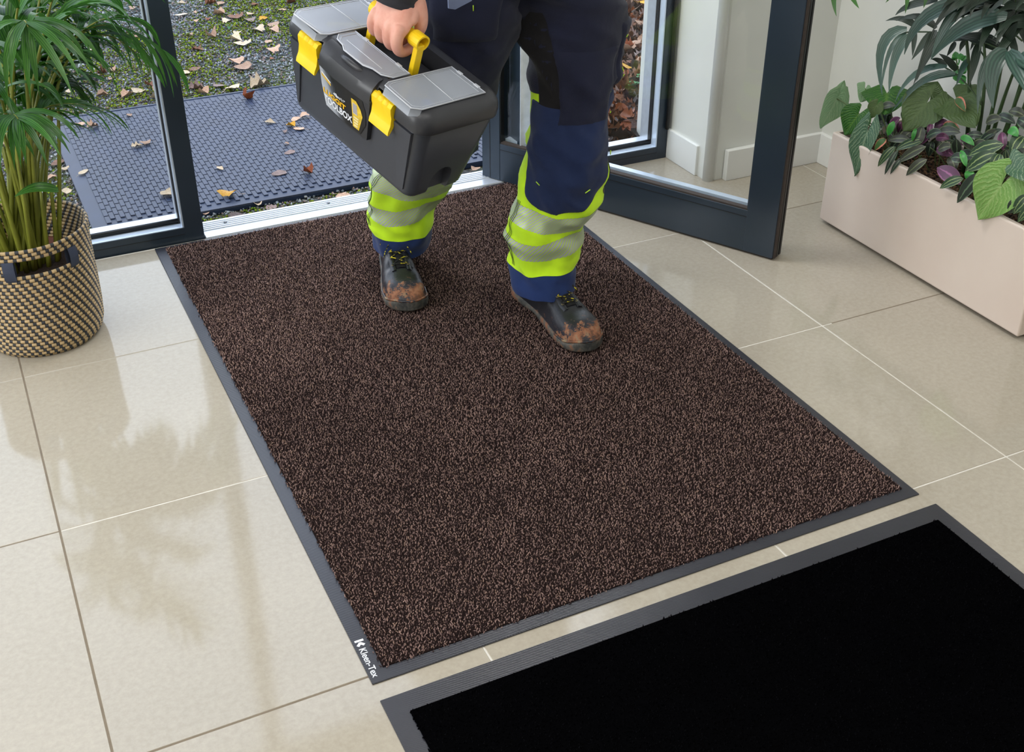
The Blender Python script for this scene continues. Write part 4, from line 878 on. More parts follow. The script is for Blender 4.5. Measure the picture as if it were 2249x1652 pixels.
for i in range(4): lab('label_print', [(.033, -.056-.0065*i), (.033, -.060-.0065*i), (.046-.001*i, -.060-.0065*i), (.048-.001*i, -.056-.0065*i)], .0018, simple('label_cream', (238, 226, 176), .4), L1)
lab('label_print', [(-.030, -.012), (-.024, -.038), (-.020, -.038), (-.016, -.046), (-.022, -.046)], .0014, PRINTW, L1)
lab('label_print', [(-.071, -.017), (-.070, -.023), (-.038, -.031), (-.039, -.026)], .0014, simple('label_ochre', (214, 172, 62), .4), L1)
lab('label_print', [(-.070, -.013), (-.070, -.017), (-.039, -.025), (-.039, -.022)], .0014, PRINTW, L1)
def ltext(s, u, z, size, mt, xs=1, b=0):
    o = text('lettering', s, Matrix.Identity(4), size, L1, mt, .0001, b, 'LEFT', 1); me = o.data
    for v in me.vertices:
        x, y = v.co.x*xs+u, v.co.y+z; v.co = Vector((x, fpv(x, y)-.0017-v.co.z, y))
    o.matrix_local = Matrix.Identity(4)
INKY = simple('label_yellow_ink', (236, 184, 30), .4, var=.02)
ltext('LUGGiT', -.066, -.059, .0150, INKY, 1.42, .0006); ltext('TOOLBOX', -.062, -.0775, .021, PRINTW, .88, .0007); ltext('40cm/16"', -.030, -.0445, .0088, PRINTW, 1.1, .0002)
# lid
vs, fs = loft([rrect(.208, .1075, .030, -.001, 8), rrect(.2125, .112, .034, .001, 8), rrect(.2135, .113, .035, .005, 8), rrect(.2135, .113, .036, .018, 8), rrect(.2115, .1115, .037, .028, 8), rrect(.2065, .107, .036, .037, 8), rrect(.199, .100, .032, .0435, 8), rrect(.190, .092, .026, .047, 8), rrect(.182, .086, .022, .048, 8)])
lid = pyobj('lid', vs, fs, PLL, tb, False)
cuts = [box('c', (-.088, .088, -.034, .072, .004, .2), PLL, tb), box('c', (.096, .186, -.090, .062, .022, .2), PLL, tb), box('c', (-.186, -.096, -.090, .062, .022, .2), PLL, tb), box('c', (-.080, .080, -.088, -.044, .022, .2), PLL, tb),
        box('c', (.080, .137, -.14, -.0985, -.02, .034), PLL, tb), box('c', (-.150, -.090, -.14, -.0985, -.02, .034), PLL, tb)]
booled(lid, cuts)
box('well_floor', (-.083, .083, -.030, .068, .0045, .0075), simple('well_grey', (62, 68, 74), .4), lid, bev=.001)
box('well_insert', (-.075, .050, -.028, .004, .007, .022), simple('insert_grey', (70, 78, 86), .4), lid, bev=.003)
box('rear_tray', (-.083, .083, .014, .068, .006, .012), PLL, lid, bev=.002)
rings = []
for q in range(13):
    t = q/12; u = -.080+.156*t; bl = sin(pi*t)**.6*.006
    rings.append([Vector((u, -.098, .008)), Vector((u, -.122-bl, -.004)), Vector((u, -.124-bl, .016)), Vector((u, -.120-bl, .030)), Vector((u, -.108, .0435)), Vector((u, -.098, .0465))])
vs, fs = loft(rings); pyobj('front_brow', vs, fs, PLL, lid, False)
tube('front_pull', [(-.035, -.108, .036), (-.02, -.113, .040), (.0, -.114, .041), (.02, -.112, .040), (.035, -.106, .037)], [.004, .006, .0065, .006, .004], PLL, lid, 10)
# organiser covers
def cover(u0, u1, v0, v1, z, front, div, hinge):
    outl = front if front else []
    pts = [(u0, v1), (u1, v1)]+outl[::-1]
    bm = bmesh.new(); poly(bm, pts, z, z+.0022); o = bmobj('organiser_cover', bm, FROST, lid)
    n = len(pts)
    tube('cover_rim', [(x, y, z+.002) for x, y in pts+[pts[0]]], .0014, FROSTE, o, 6)
    cx = sum(p[0] for p in pts)/n; cy = sum(p[1] for p in pts)/n
    ins = [(cx+(x-cx)*.88, cy+(y-cy)*.90, z+.0022) for x, y in pts]; tube('cover_rib', ins+[ins[0]], .0007, FROSTE, o, 4)
    for a, b in div: tube('cover_rib', [(a[0], a[1], z+.002), (b[0], b[1], z+.002)], .0011, FROSTE, o, 5)
    for hx_ in hinge: box('hinge_tab', (hx_[0]-.007, hx_[0]+.007, hx_[1]-.003, hx_[1]+.004, z-.001, z+.0035), FROSTE, o, bev=.0008)
    return o
cover(.091, .190, -.098, .067, .0475, [(.091, -.098), (.098, -.113), (.178, -.117), (.190, -.100)], [((.092, -.012), (.189, -.018))], [(.115, .067), (.165, .067)])
cover(-.190, -.091, -.098, .067, .0475, [(-.190, -.100), (-.178, -.117), (-.098, -.113), (-.091, -.098)], [((-.189, -.018), (-.092, -.012))], [(-.165, .067), (-.115, .067)])
fr_ = [(-.083, -.080), (-.070, -.094), (-.048, -.098), (-.032, -.108), (.026, -.108), (.044, -.098), (.066, -.096), (.083, -.080)]
cover(-.083, .083, -.08, -.038, .0485, fr_, [((-.060, -.078), (.050, -.080))], [(-.05, -.038), (.05, -.038)])
for (a, b, c_, d_) in ((.093, .189, -.0985, -.117), (-.189, -.093, -.0985, -.117)):
    vs = [(a, c_, .0475), (b, c_, .0475), (b-.012, d_, .0475), (a+.007, d_+.003, .0475), (a, c_-.004, .034), (b, c_-.004, .034), (b-.012, d_-.003, .032), (a+.007, d_, .032)]
    pyobj('cover_lip', vs, [(4, 5, 6, 7), (3, 2, 6, 7), (0, 3, 7, 4), (2, 1, 5, 6)], FROST, lid, False)
# contents seen through the covers
def screwmesh(nm, m_):
    vs, fs = tubegeo([(0, 0, 0), (.016, 0, 0), (.0162, 0, 0), (.018, 0, 0)], [.0010, .0013, .003, .003], 6); me = bpy.data.meshes.new(nm); me.from_pydata([tuple(v) for v in vs], [], fs); me.materials.append(m_); return me
smb = screwmesh('screw', simple('brass_screw', (206, 176, 104), .35, .7)); sms = screwmesh('screw', simple('steel_screw', (150, 152, 160), .35, .8))
rngm = bpy.data.meshes.new('ring'); vs, fs = [], []
tubegeo([(.006*cos(a), .006*sin(a), 0) for a in np.linspace(0, 2*pi, 13)], .0012, 5, False, vs, fs); rngm.from_pydata([tuple(v) for v in vs], [], fs); rngm.materials.append(simple('brass_ring', (216, 190, 120), .4, .4))
def drop(me, u, v, z, rz, label, cat, grp):
    o = bpy.data.objects.new(me.name, me); COL.objects.link(o)
    o.matrix_world = mw @ Matrix.Translation((u, v, z)) @ Matrix.Rotation(rz, 4, 'Z') @ Matrix.Rotation(rnd.uniform(-.1, .3), 4, 'X'); tag(o, label, cat, grp)
for i in range(26): drop(rngm, rnd.uniform(-.01, .074), rnd.uniform(-.084, -.050), rnd.uniform(.0245, .034), rnd.uniform(0, 6), 'small brass ring under the centre cover of the toolbox', 'ring', 'brass rings in the toolbox lid')
for i in range(22): drop(smb, rnd.uniform(.103, .150), rnd.uniform(-.078, -.03), rnd.uniform(.025, .034), rnd.uniform(0, 6), 'brass screw under the right cover of the toolbox', 'screw', 'brass screws in the toolbox lid')
for i in range(18): drop(sms, rnd.uniform(-.165, -.11), rnd.uniform(-.078, -.03), rnd.uniform(.025, .034), rnd.uniform(0, 6), 'steel screw under the left cover of the toolbox', 'screw', 'steel screws in the toolbox lid')
bm = bmesh.new(); addbox(bm, -.012, .012, -.009, .009, 0, .014, bev=.004)
o = bmobj('wall_plug_bag', bm, simple('blue_plastic', (64, 110, 190), .5)); o.matrix_world = mw @ Matrix.Translation((.158, -.052, .0235)); tag(o, 'small blue plastic part under the right toolbox cover', 'plastic part')
bm = bmesh.new(); addbox(bm, -.05, .05, -.006, .006, 0, .010, bev=.003)
o = bmobj('yellow_cable_tie', bm, simple('pale_yellow', (226, 214, 120), .5)); o.matrix_world = mw @ Matrix.Translation((-.135, -.005, .0235)) @ Matrix.Rotation(1.2, 4, 'Z'); tag(o, 'yellow plastic strip under the left toolbox cover', 'plastic part')
# catches
for c0, c1 in ((.079, .136), (-.150, -.091)):
    rings = []; n_ = 17
    for q in range(n_):
        t = q/(n_-1); u = c0+(c1-c0)*t; g = .0022 if q in (4, 8, 12) else 0
        a = lambda z, v: Vector((u+.006*(.5-t)*0+(-z*.16), v, z))
        rings.append([a(.028-g, -.108), a(.026-g, -.1165+g), a(.019, -.1215+g), a(.008, -.1200), a(.000, -.1175), a(-.012, -.1180), a(-.016, -.1185), a(-.026, -.1225), a(-.0335, -.1235), a(-.034, -.120), a(-.02, -.110), a(.0, -.1055)])
    vs, fs = loft(rings); pyobj('catch', vs, fs, YEL, tb, False)
# handle
hd = []
for s_ in (.0655, -.0655):
    bm = bmesh.new(); addbox(bm, s_-.006, s_+.006, -.019, -.001, .008, .098, bev=.0015)
    hd.append(bm)
bm = hd[0]; me_ = bpy.data.meshes.new('t'); hd[1].to_mesh(me_); bm.from_mesh(me_); hd[1].free()
HG = .104; HVc = -.008
for a, b, r0 in ((-.050, .048, .0115), (.046, .073, .0150), (-.073, -.046, .0150)):
    n_ = 20; r1 = []
    for x in (a, b):
        r1.append([bm.verts.new((x, HVc+r0*1.12*cos(2*pi*q/n_), HG+r0*sin(2*pi*q/n_)*(1.0 if sin(2*pi*q/n_) > 0 else 1.1))) for q in range(n_)])
    hollow = abs(a) > .06 or b > .06
    for q in range(n_): bm.faces.new((r1[0][q], r1[0][(q+1) % n_], r1[1][(q+1) % n_], r1[1][q]))
    if b == .073 or a == -.073:
        oi_ = 1 if b == .073 else 0; ox = b if oi_ else a; ins = [bm.verts.new((ox, HVc+(v.co.y-HVc)*.78, HG+(v.co.z-HG)*.78)) for v in r1[oi_]]; dp = [bm.verts.new((ox-(.02 if oi_ else -.02), v.co.y, v.co.z)) for v in ins]
        for q in range(n_):
            w_ = (q+1) % n_; bm.faces.new((r1[oi_][q], r1[oi_][w_], ins[w_], ins[q])); bm.faces.new((ins[q], ins[w_], dp[w_], dp[q]))
        bm.faces.new(dp); bm.faces.new(r1[1-oi_])
    else: bm.faces.new(r1[0]); bm.faces.new(r1[1])
bmobj('handle', bm, YEL, tb)
# ------------------------------------------------------------------ worker
FW = Vector((-sin(YAW), -cos(YAW), 0)); RT = Vector((cos(YAW), -sin(YAW), 0))
PC = Vector((1.14, .45, 0))
per = empty('person', PC, 'person in navy and hi-vis lime work trousers walking in with a toolbox', 'person')
def pobj(name, vs, fs, m, **kw): return pyobj(name, [Vector(v)-PC for v in vs], fs, m, kw.pop('parent', per), **kw)
SKIN = N('skin'); v = SKIN.co(); SKIN.base(SKIN.ramp(SKIN.noise(v, 40, 5, .6), [(.3, s2l((214, 150, 132))), (.7, s2l((226, 172, 154)))]), .5, 0, .4)
SKIN.b.inputs['Subsurface Weight'].default_value = .12; SKIN.b.inputs['Subsurface Radius'].default_value = (.01, .004, .003); SKIN.bump(SKIN.noise(v, 400, 3), .15, .0006); SKIN = SKIN.m
# skin-modifier skeleton (one continuous body)
verts, edges, rad = [], [], []
def sv(p, r, con=None):
    verts.append(Vector(p)-PC); rad.append(r if isinstance(r, tuple) else (r, r))
    if con is not None: edges.append((con, len(verts)-1))
    return len(verts)-1
pel = sv((1.17, .49, .80), (.095, .070)); sp1 = sv((1.15, .49, .92), (.095, .08), pel); sp2 = sv((1.13, .46, 1.10), (.12, .09), sp1); ch_ = sv((1.12, .45, 1.26), (.13, .085), sp2)
nk = sv((1.115, .43, 1.385), (.05, .05), ch_); hd0 = sv((1.11, .40, 1.46), (.062, .07), nk); hd1 = sv((1.11, .395, 1.53), (.072, .085), hd0); hd2 = sv((1.11, .40, 1.59), (.062, .072), hd1)
hipR = sv((1.08, .50, .70), .062, pel); kR = sv((1.045, .55, .44), .05, hipR); aR = sv((.985, .735, .13), .036, kR); sv((.975, .74, .08), .035, aR)
hipL = sv((1.30, .47, .70), .062, pel); kL = sv((1.25, .36, .43), .05, hipL); aL = sv((1.205, .365, .13), .036, kL); sv((1.205, .36, .08), .035, aL)
shR = sv((.97, .47, 1.29), .055, ch_); elR = sv((.845, .40, 1.06), .042, shR)
wr0 = BP(-.022, -.006, .185); wr1 = BP(-.020, -.010, .160); wR = sv(wr0, (.031, .026), elR); wR1 = sv(wr1, (.034, .024), wR)
pm1 = sv(BP(-.012, -.020, .140), (.041, .021), wR1); pm2 = sv(BP(-.006, -.027, .122), (.040, .0175), pm1)
shL = sv((1.27, .47, 1.29), .055, ch_); elL = sv((1.37, .58, 1.07), .042, shL); wL = sv((1.40, .52, .85), .028, elL); sv((1.40, .50, .79), (.036, .018), wL)
def mkskin(name, verts, edges, rad, m, parent, root=0, lv=2):
    me = bpy.data.meshes.new(name); me.from_pydata([tuple(v) for v in verts], edges, []); o = link(name, me, m, parent)
    o.modifiers.new('s', 'SKIN'); sk = me.skin_vertices[0].data
    for i, r in enumerate(rad): sk[i].radius = r
    sk[root].use_root = True
    sb = o.modifiers.new('d', 'SUBSURF'); sb.levels = lv; sb.render_levels = lv
    bpy.context.view_layer.update(); dg = bpy.context.evaluated_depsgraph_get(); m2 = bpy.data.meshes.new_from_object(o.evaluated_get(dg)); o.modifiers.clear(); o.data = m2
    m2.polygons.foreach_set('use_smooth', [True]*len(m2.polygons)); m2.materials.clear(); m2.materials.append(m); return o
body_ = mkskin('body', verts, edges, rad, SKIN, per)
# fingers: chains rooted in the palm, curled round the grip
bmf = bmesh.new(); bmf.from_mesh(body_.data)
def addchain(pts, rs):
    t = mkskin('t', [Vector(p)-PC for p in pts], [(i, i+1) for i in range(len(pts)-1)], [(r, r) for r in rs], SKIN, per); bmf.from_mesh(t.data); bpy.data.objects.remove(t, do_unlink=True)
BODYF = bmf; bmf = bmesh.new()
rings = []
for z, cu, cv, a_, b_ in ((.215, -.027, .000, .030, .028), (.185, -.024, -.005, .031, .026), (.165, -.018, -.010, .036, .0245), (.148, -.010, -.016, .0435, .0235), (.132, -.005, -.024, .048, .021), (.118, -.003, -.0315, .0490, .0175), (.106, -.003, -.037, .047, .0145), (.098, -.003, -.039, .042, .010)):
    rings.append([BP(cu+a_*abs(cos(q*pi/18))**.75*(1 if cos(q*pi/18) > 0 else -1), cv+b_*sin(q*pi/18)+.006*((cos(q*pi/18))**2 if z < .14 else 0), z)-PC for q in range(36)])
vs, fs = loft(rings); pm_ = bpy.data.meshes.new('p'); pm_.from_pydata([tuple(v) for v in vs], [], fs); bmf.from_mesh(pm_)
for u, du, s, r in ((.0330, .002, 1.0, .0122), (.0090, .001, 1.06, .0124), (-.0155, -.001, 1.0, .0118), (-.0385, -.002, .86, .0104)):
    addchain([BP(u*.9, -.033, .128), BP(u, -.0405, .108), BP(u+du, -.0415, .090), BP(u+du, -.0330, .0745-.003*s), BP(u+du, -.0160, .0705-.005*s), BP(u+du, .0070, .0775-.002*s), BP(u+du, .0150, .092)],
             [r*1.15, r*1.22, r*1.06, r*1.08, r, r*.92, r*.8])
addchain([BP(-.014, .000, .178), BP(.012, .012, .158), BP(.026, .016, .136), BP(.034, .0185, .116), BP(.032, .0175, .100), BP(.022, .0140, .0890)], [.024, .022, .0180, .0145, .0120, .0095])
addchain([BP(.006, .002, .150), BP(.030, -.006, .134), BP(.036, -.020, .124)], [.020, .016, .013])
hm = bpy.data.meshes.new('h'); bmf.to_mesh(hm); bmf.free(); ho = link('h', hm, None, per)
md = ho.modifiers.new('r', 'REMESH'); md.mode = 'VOXEL'; md.voxel_size = .0016; md = ho.modifiers.new('s', 'SMOOTH'); md.iterations = 12; md.factor = .5
bpy.context.view_layer.update(); hm2 = bpy.data.meshes.new_from_object(ho.evaluated_get(bpy.context.evaluated_depsgraph_get())); bpy.data.objects.remove(ho, do_unlink=True)
bmf = BODYF; bmf.from_mesh(hm2)
for i in range(4): addchain([Vector((1.385+.011*i, .495, .80)), Vector((1.387+.011*i, .485, .765)), Vector((1.387+.011*i, .475, .735)), Vector((1.387+.011*i, .485, .712))], [.008, .0085, .008, .006])
addchain([Vector((1.375, .49, .83)), Vector((1.362, .472, .80)), Vector((1.362, .462, .775))], [.011, .010, .008])
# face
addchain([Vector((1.103, .318, 1.545)), Vector((1.100, .300, 1.515)), Vector((1.100, .296, 1.500))], [.006, .009, .011])
addchain([Vector((1.085, .318, 1.470)), Vector((1.103, .312, 1.470)), Vector((1.121, .316, 1.470))], [.005, .007, .005])
for s in (-1, 1): addchain([Vector((1.11+s*.070, .405, 1.545)), Vector((1.11+s*.080, .412, 1.525)), Vector((1.11+s*.072, .408, 1.49))], [.010, .012, .007])
bmf.to_mesh(body_.data); bmf.free(); body_.data.polygons.foreach_set('use_smooth', [True]*len(body_.data.polygons))
EYEM = simple('eye_white', (230, 228, 224), .2); 
for s in (-1, 1):
    bm = bmesh.new(); bmesh.ops.create_uvsphere(bm, u_segments=12, v_segments=8, radius=.011); o = bmobj('eye', bm, EYEM, per, True); o.location = Vector((1.105+s*.030, .327, 1.530))-PC
HAIR = simple('brown_hair', (62, 44, 32), .7, bump=.8, bscale=200, bdist=.004)
rings = []
for i in range(9):
    a = pi/2*i/8; rr = cos(a)*1.0+.02
    rings.append([Vector((1.11+.084*rr*cos(q*2*pi/20), .418+.098*rr*sin(q*2*pi/20)*(1 if sin(q*2*pi/20) > 0 else .86), 1.548+.082*sin(a)+(.035 if i == 0 and sin(q*2*pi/20) < -.3 else (-.05 if i == 0 else 0)))) for q in range(20)])
vs, fs = loft(rings); pobj('hair', vs, fs, HAIR)
# cloth
def cloth(name, rgb, rough=.85, bs=900, bst=.25):
    k = N(name); v = k.co(); c = s2l(rgb); k.base(k.ramp(k.noise(v, 14, 4), [(.3, tuple(x*.86 for x in c)), (.7, tuple(min(1, x*1.1) for x in c))]), rough, 0, .25)
    k.b.inputs['Sheen Weight'].default_value = .15
    k.bump(k.math('ADD', k.math('MULTIPLY', k.noise(v, bs, 2), .3), k.math('MULTIPLY', k.noise(v, 9, 3, .55), 1.6)), bst, .006); return k.m
NAVYD = cloth('dark_navy_cloth', (26, 30, 52), bst=.55); NAVY = cloth('navy_cloth', (28, 42, 78), bst=.5); HEM = cloth('blue_hem_cloth', (30, 50, 98)); LIME = cloth('hi_vis_lime_cloth', (202, 248, 36), .8)
BLK = cloth('black_gusset', (22, 21, 24)); JACK = cloth('charcoal_jacket', (46, 46, 52))
k = N('segmented_reflective'); tcn = k.n('ShaderNodeTexCoord'); sx = k.n('ShaderNodeSeparateXYZ'); k.l(tcn.outputs['UV'], sx.inputs[0])
f = k.math('FRACT', k.math('ADD', k.math('MULTIPLY', sx.outputs[0], 64), k.math('MULTIPLY', sx.outputs[1], 9.0)))
k.base(k.ramp(f, [(0, s2l((176, 182, 180))), (.70, s2l((176, 182, 180))), (.72, s2l((190, 226, 60)))], 'CONSTANT'), .45, .15, .6); REFL = k.m
class Leg:
    def __init__(s, rows, seed):
        s.rows = rows; s.seed = seed; s.z1 = rows[0][2]; s.z0 = rows[-1][2]
        for r in rows: pass
    def at(s, z):
        R = s.rows
        if z >= R[0][2]: i = 0; t = 0
        elif z <= R[-1][2]: i = len(R)-2; t = 1
        else:
            for i in range(len(R)-1):
                if R[i][2] >= z >= R[i+1][2]: break
            t = (R[i][2]-z)/(R[i][2]-R[i+1][2])
        g = lambda j: R[max(0, min(len(R)-1, j))]; a, b, c, d = g(i-1), g(i), g(i+1), g(i+2)
        return [0.5*((2*b[k])+(c[k]-a[k])*t+(2*a[k]-5*b[k]+4*c[k]-d[k])*t*t+(3*b[k]-a[k]-3*c[k]+d[k])*t**3) if k != 2 else z for k in range(5)]
    def pt(s, z, ph, off=0):
        x, y, z_, a, b = s.at(z); ca, sa = cos(ph), sin(ph)
        n1 = noise.noise(Vector((ca*1.3+s.seed, sa*1.3, z*13+.9*ca))); n2 = noise.noise(Vector((ca*2.6, sa*2.6+s.seed, z*34+2*sa)))
        fold = abs(noise.noise(Vector((ca*1.1+s.seed*2, sa*.9, z*20+ca*1.2))))
        amp = 1.0 if z < .5 else 1.0
        d = (n1*.010+n2*.0035+(.0075-.03*fold*.6))*amp+off
        if z < .10: d = d*max(.25, (z-.03)/.07)
        return Vector((x, y, z))+RT*((a+d)*ca)+FW*((b+d)*sa)
    def strip(s, name, zt, zb, m, off=0, ph0=0, ph1=2*pi, nz=8, nph=64, close=False, thick=False):
        "surface patch; zt/zb may be functions of angle"
        zt = zt if callable(zt) else (lambda p, c=zt: c); zb = zb if callable(zb) else (lambda p, c=zb: c)
        vs, fs, uv = [], [], []
        for i in range(nz+1):
            for j in range(nph+1):
                ph = ph0+(ph1-ph0)*j/nph; z = zt(ph)+(zb(ph)-zt(ph))*i/nz
                e = off if not thick else (off if (0 < i < nz and 0 < j < nph) else -.002)
                vs.append(s.pt(z, ph, e)); uv.append((ph/(2*pi), z*10))
        w = nph+1
        for i in range(nz):
            for j in range(nph): a = i*w+j; fs.append((a, a+1, a+w+1, a+w))
        return pobj(name, vs, fs, m, uv=uv)
LL = Leg([(1.235, .49, .86, .125, .125), (1.265, .475, .79, .135, .130), (1.300, .465, .736, .140, .125), (1.313, .45, .666, .128, .115), (1.313, .43, .629, .108, .104), (1.304, .41, .585, .098, .098), (1.294, .39, .534, .088, .092), (1.270, .365, .483, .084, .090),
          (1.255, .345, .439, .089, .092), (1.250, .335, .397, .095, .096), (1.236, .335, .355, .098, .096), (1.230, .335, .311, .098, .092), (1.206, .345, .261, .087, .085), (1.210, .355, .215, .090, .086), (1.211, .36, .177, .0865, .084), (1.205, .355, .119, .078, .084), (1.206, .35, .085, .074, .088), (1.207, .35, .060, .072, .088)], 3.3)
RL = Leg([(1.10, .50, .86, .125, .120), (1.09, .495, .79, .125, .120), (1.080, .49, .75, .118, .115), (1.080, .49, .692, .116, .110), (1.068, .49, .649, .102, .100), (1.060, .495, .598, .092, .094), (1.057, .51, .545, .085, .090), (1.050, .53, .48, .088, .092),
          (1.035, .56, .43, .092, .092), (1.020, .60, .37, .096, .092), (1.004, .64, .32, .100, .090), (.996, .665, .285, .101, .090), (.990, .690, .245, .094, .086), (.983, .710, .200, .086, .083), (.982, .722, .150, .082, .084), (.980, .728, .105, .076, .090), (.980, .73, .065, .072, .092)], 9.1)
F_ = pi/2   # angle that faces the viewer
def wav(z, a, k=1, p=0): return lambda ph: z+a*sin(k*ph+p)
for lg, zz, knee in ((LL, (.108, .156, .190, .242, .270, .312), True), (RL, (.094, .140, .178, .226, .262, .318), False)):
    h0 = zz[0]-.018
    lg.strip('hem', wav(zz[1]-.004, .006, 1, pi), wav(h0, .006, 1, pi), HEM, -.0005, nz=6)
    b1t = wav(zz[3], .012, 2, .6); b1b = wav(zz[2]+.004, .012, 2, 1.0); b2t = wav(zz[5], .010, 2, 2.6); b2b = wav(zz[4], .010, 2, 2.2)
    lg.strip('lime_panel', b1b, wav(zz[1]-.006, .006, 1, pi), LIME, .0008, nz=8)
    lg.strip('reflective_band', b1t, b1b, REFL, .0012, nz=10)
    lg.strip('lime_panel', b2b, b1t, LIME, .0008, nz=6)
    lg.strip('reflective_band', b2t, b2b, REFL, .0012, nz=10)
    topz = .555 if knee else .50
    lg.strip('lime_panel', wav(topz, .010), b2t, LIME, .0006, nz=20)
    lg.strip('upper_trouser_leg', .86, wav(topz-.004, .010), NAVYD, .0018, nz=40)
for side in (pi*.30, pi*1.08):
    for k_ in (-.012, .012): pass
# knee patch with rounded lower edge on the leading leg
def zb_knee(ph):
    d = (ph-F_*.93)/(pi*.44); return .315+.13*abs(d)**3.2
LL.strip('knee_patch', wav(.552, .012, 1, 2.6), zb_knee, NAVY, .0048, F_*.93-pi*.44, F_*.93+pi*.43, nz=34, nph=48, thick=True)
LL.strip('rear_leg_panel', wav(.552, .01), wav(.33, .01), NAVYD, .0020, -pi*.72, F_-pi*.46, nz=24, nph=24)
RL.strip('knee_patch', .52, lambda ph: .335+.10*abs((ph-F_)/(pi*.44))**3, NAVY, .0048, F_-pi*.44, F_+pi*.44, nz=24, nph=40, thick=True)
LL.strip('inner_gusset', .74, .40, BLK, .0026, pi*.60, pi*.80, nz=30, nph=8)
LL.strip('thigh_pocket', .70, .565, NAVYD, .0085, -pi*.22, pi*.14, nz=16, nph=14, thick=True)
LL.strip('cargo_flap', .66, .50, NAVYD, .0070, pi*.17, pi*.62, nz=16, nph=20, thick=True)
RL.strip('front_pocket', .80, .69, NAVYD, .0080, pi*.30, pi*.72, nz=10, nph=16, thick=True)
# pelvis joining both legs, seat and crotch
rings = []
for z, cx, cy, a, b in ((.90, 1.165, .49, .165, .105), (.84, 1.17, .49, .185, .108), (.78, 1.18, .485, .180, .100), (.74, 1.19, .485, .150, .085), (.715, 1.19, .485, .10, .065), (.698, 1.19, .485, .06, .05), (.690, 1.19, .485, .02, .02)):
    rings.append([Vector((cx, cy, z))+RT*(a*cos(2*pi*q/40)*(1+.02*noise.noise(Vector((q, z*20, 0)))))+FW*(b*sin(2*pi*q/40)) for q in range(40)])
vs, fs = loft(rings); pobj('trouser_seat', vs, fs, NAVYD)
LST = simple('lime_thread', (196, 240, 60), .7)
def stitch(lg, z, ph, dz, dph, off=.0095):
    a, b = lg.pt(z, ph, off), lg.pt(z+dz, ph+dph, off); tube('bar_tack', [a-PC, b-PC], .0012, LST, per, 5)
for z, ph, dz, dph in ((.665, .30, .002, -.10), (.60, .14, -.010, -.02), (.585, .12, -.012, -.02), (.515, .42, .001, -.08), (.385, F_+.55, .006, .10), (.372, F_-.62, -.006, .10), (.43, .05, -.01, .0)): stitch(LL, z, ph, dz, dph)
stitch(RL, .765, F_-.1, .012, .02)
SEAM = simple('dark_seam_thread', (52, 70, 40), .8)
for lg, zt in ((LL, .33), (RL, .32)):
    for k_ in (-.06, 0, .06):
        tube('side_seam', [lg.pt(zt-(zt-.155)*i/48, pi*.84+k_+.02*sin(i*.5), .0030)-PC for i in range(49)], .0006, SEAM, per, 4)
# jacket and holster tab (mostly above the view)
rings = []
for z, cx, cy, a, b in ((.80, 1.165, .49, .205, .15), (.86, 1.16, .49, .20, .145), (.98, 1.15, .485, .185, .13), (1.12, 1.13, .46, .20, .135), (1.24, 1.12, .45, .21, .13), (1.32, 1.118, .44, .17, .10), (1.37, 1.115, .43, .08, .07), (1.40, 1.113, .425, .065, .062)):
    rings.append([Vector((cx, cy, z))+RT*(a*cos(2*pi*q/40))+FW*(b*sin(2*pi*q/40)) for q in range(40)])
vs, fs = loft(rings, cap0=False, cap1=False); pobj('jacket', vs, fs, JACK)
for pts, rs in (([(1.03, .46, 1.31), (.95, .46, 1.27), (.875, .42, 1.14), (.845, .395, 1.06), tuple(BP(-.028, .0, .26)), tuple(BP(-.022, -.006, .175)), tuple(BP(-.020, -.010, .1440))], (.075, .075, .064, .060, .052, .0480, .0470)),
                ([(1.21, .46, 1.31), (1.29, .47, 1.27), (1.35, .54, 1.14), (1.375, .58, 1.06), (1.40, .54, .93), (1.40, .52, .86)], (.075, .075, .064, .060, .05, .044))):
    sp_ = catmull(pts, 6); rr = []
    for i in range(len(sp_)):
        x = i/6; a = min(len(rs)-2, int(x)); rr.append((rs[a]+(rs[a+1]-rs[a])*(x-a))*(1+.04*sin(i*1.3)))
    vs, fs = tubegeo(sp_, rr, 24, False); pobj('sleeve', vs, fs, JACK)
p = [ony(*q) for q in ((984, -30, .345), (1050, -30, .345), (1036, 2, .345), (1000, 21, .345), (986, 19, .345))]
vs = p+[q+Vector((0, .006, 0)) for q in p]; pobj('holster_pocket_corner', vs, [(0, 1, 2, 3, 4), (9, 8, 7, 6, 5)]+[(i, (i+1) % 5, (i+1) % 5+5, i+5) for i in range(5)], cloth('grey_blue_lining', (120, 132, 164)), smooth=False)
# ------------------------------------------------------------------ boots (children of the person)
k = N('muddy_leather'); v = k.co(); sx = k.n('ShaderNodeSeparateXYZ'); k.l(v, sx.inputs[0])
nz = k.noise(v, 30, 8, .78); toe = k.ramp(sx.outputs[0], [(.06, (0, 0, 0)), (.15, (1, 1, 1))]); low = k.ramp(sx.outputs[2], [(.03, (1, 1, 1)), (.075, (0, 0, 0))])
thr = k.math('ADD', nz, k.math('MULTIPLY', k.math('ADD', toe, k.math('MULTIPLY', low, .55)), .165)); mask = k.ramp(thr, [(.69, (0, 0, 0)), (.72, (1, 1, 1))])
mud = k.ramp(k.noise(v, 70, 4), [(.35, s2l((96, 66, 50))), (.55, s2l((150, 100, 72))), (.7, s2l((140, 124, 100)))])
lea = k.ramp(k.noise(v, 12, 4), [(.35, s2l((30, 30, 34))), (.65, s2l((46, 47, 54)))]); k.base(k.mix(mask, lea, mud), .5, 0, .4)
k.l(k.math('MULTIPLY_ADD', mask, .4, .36), k.b.inputs['Roughness']); k.bump(k.math('ADD', k.math('MULTIPLY', mask, .7), k.noise(v, 260, 3)), .35, .0012); BOOT = k.m
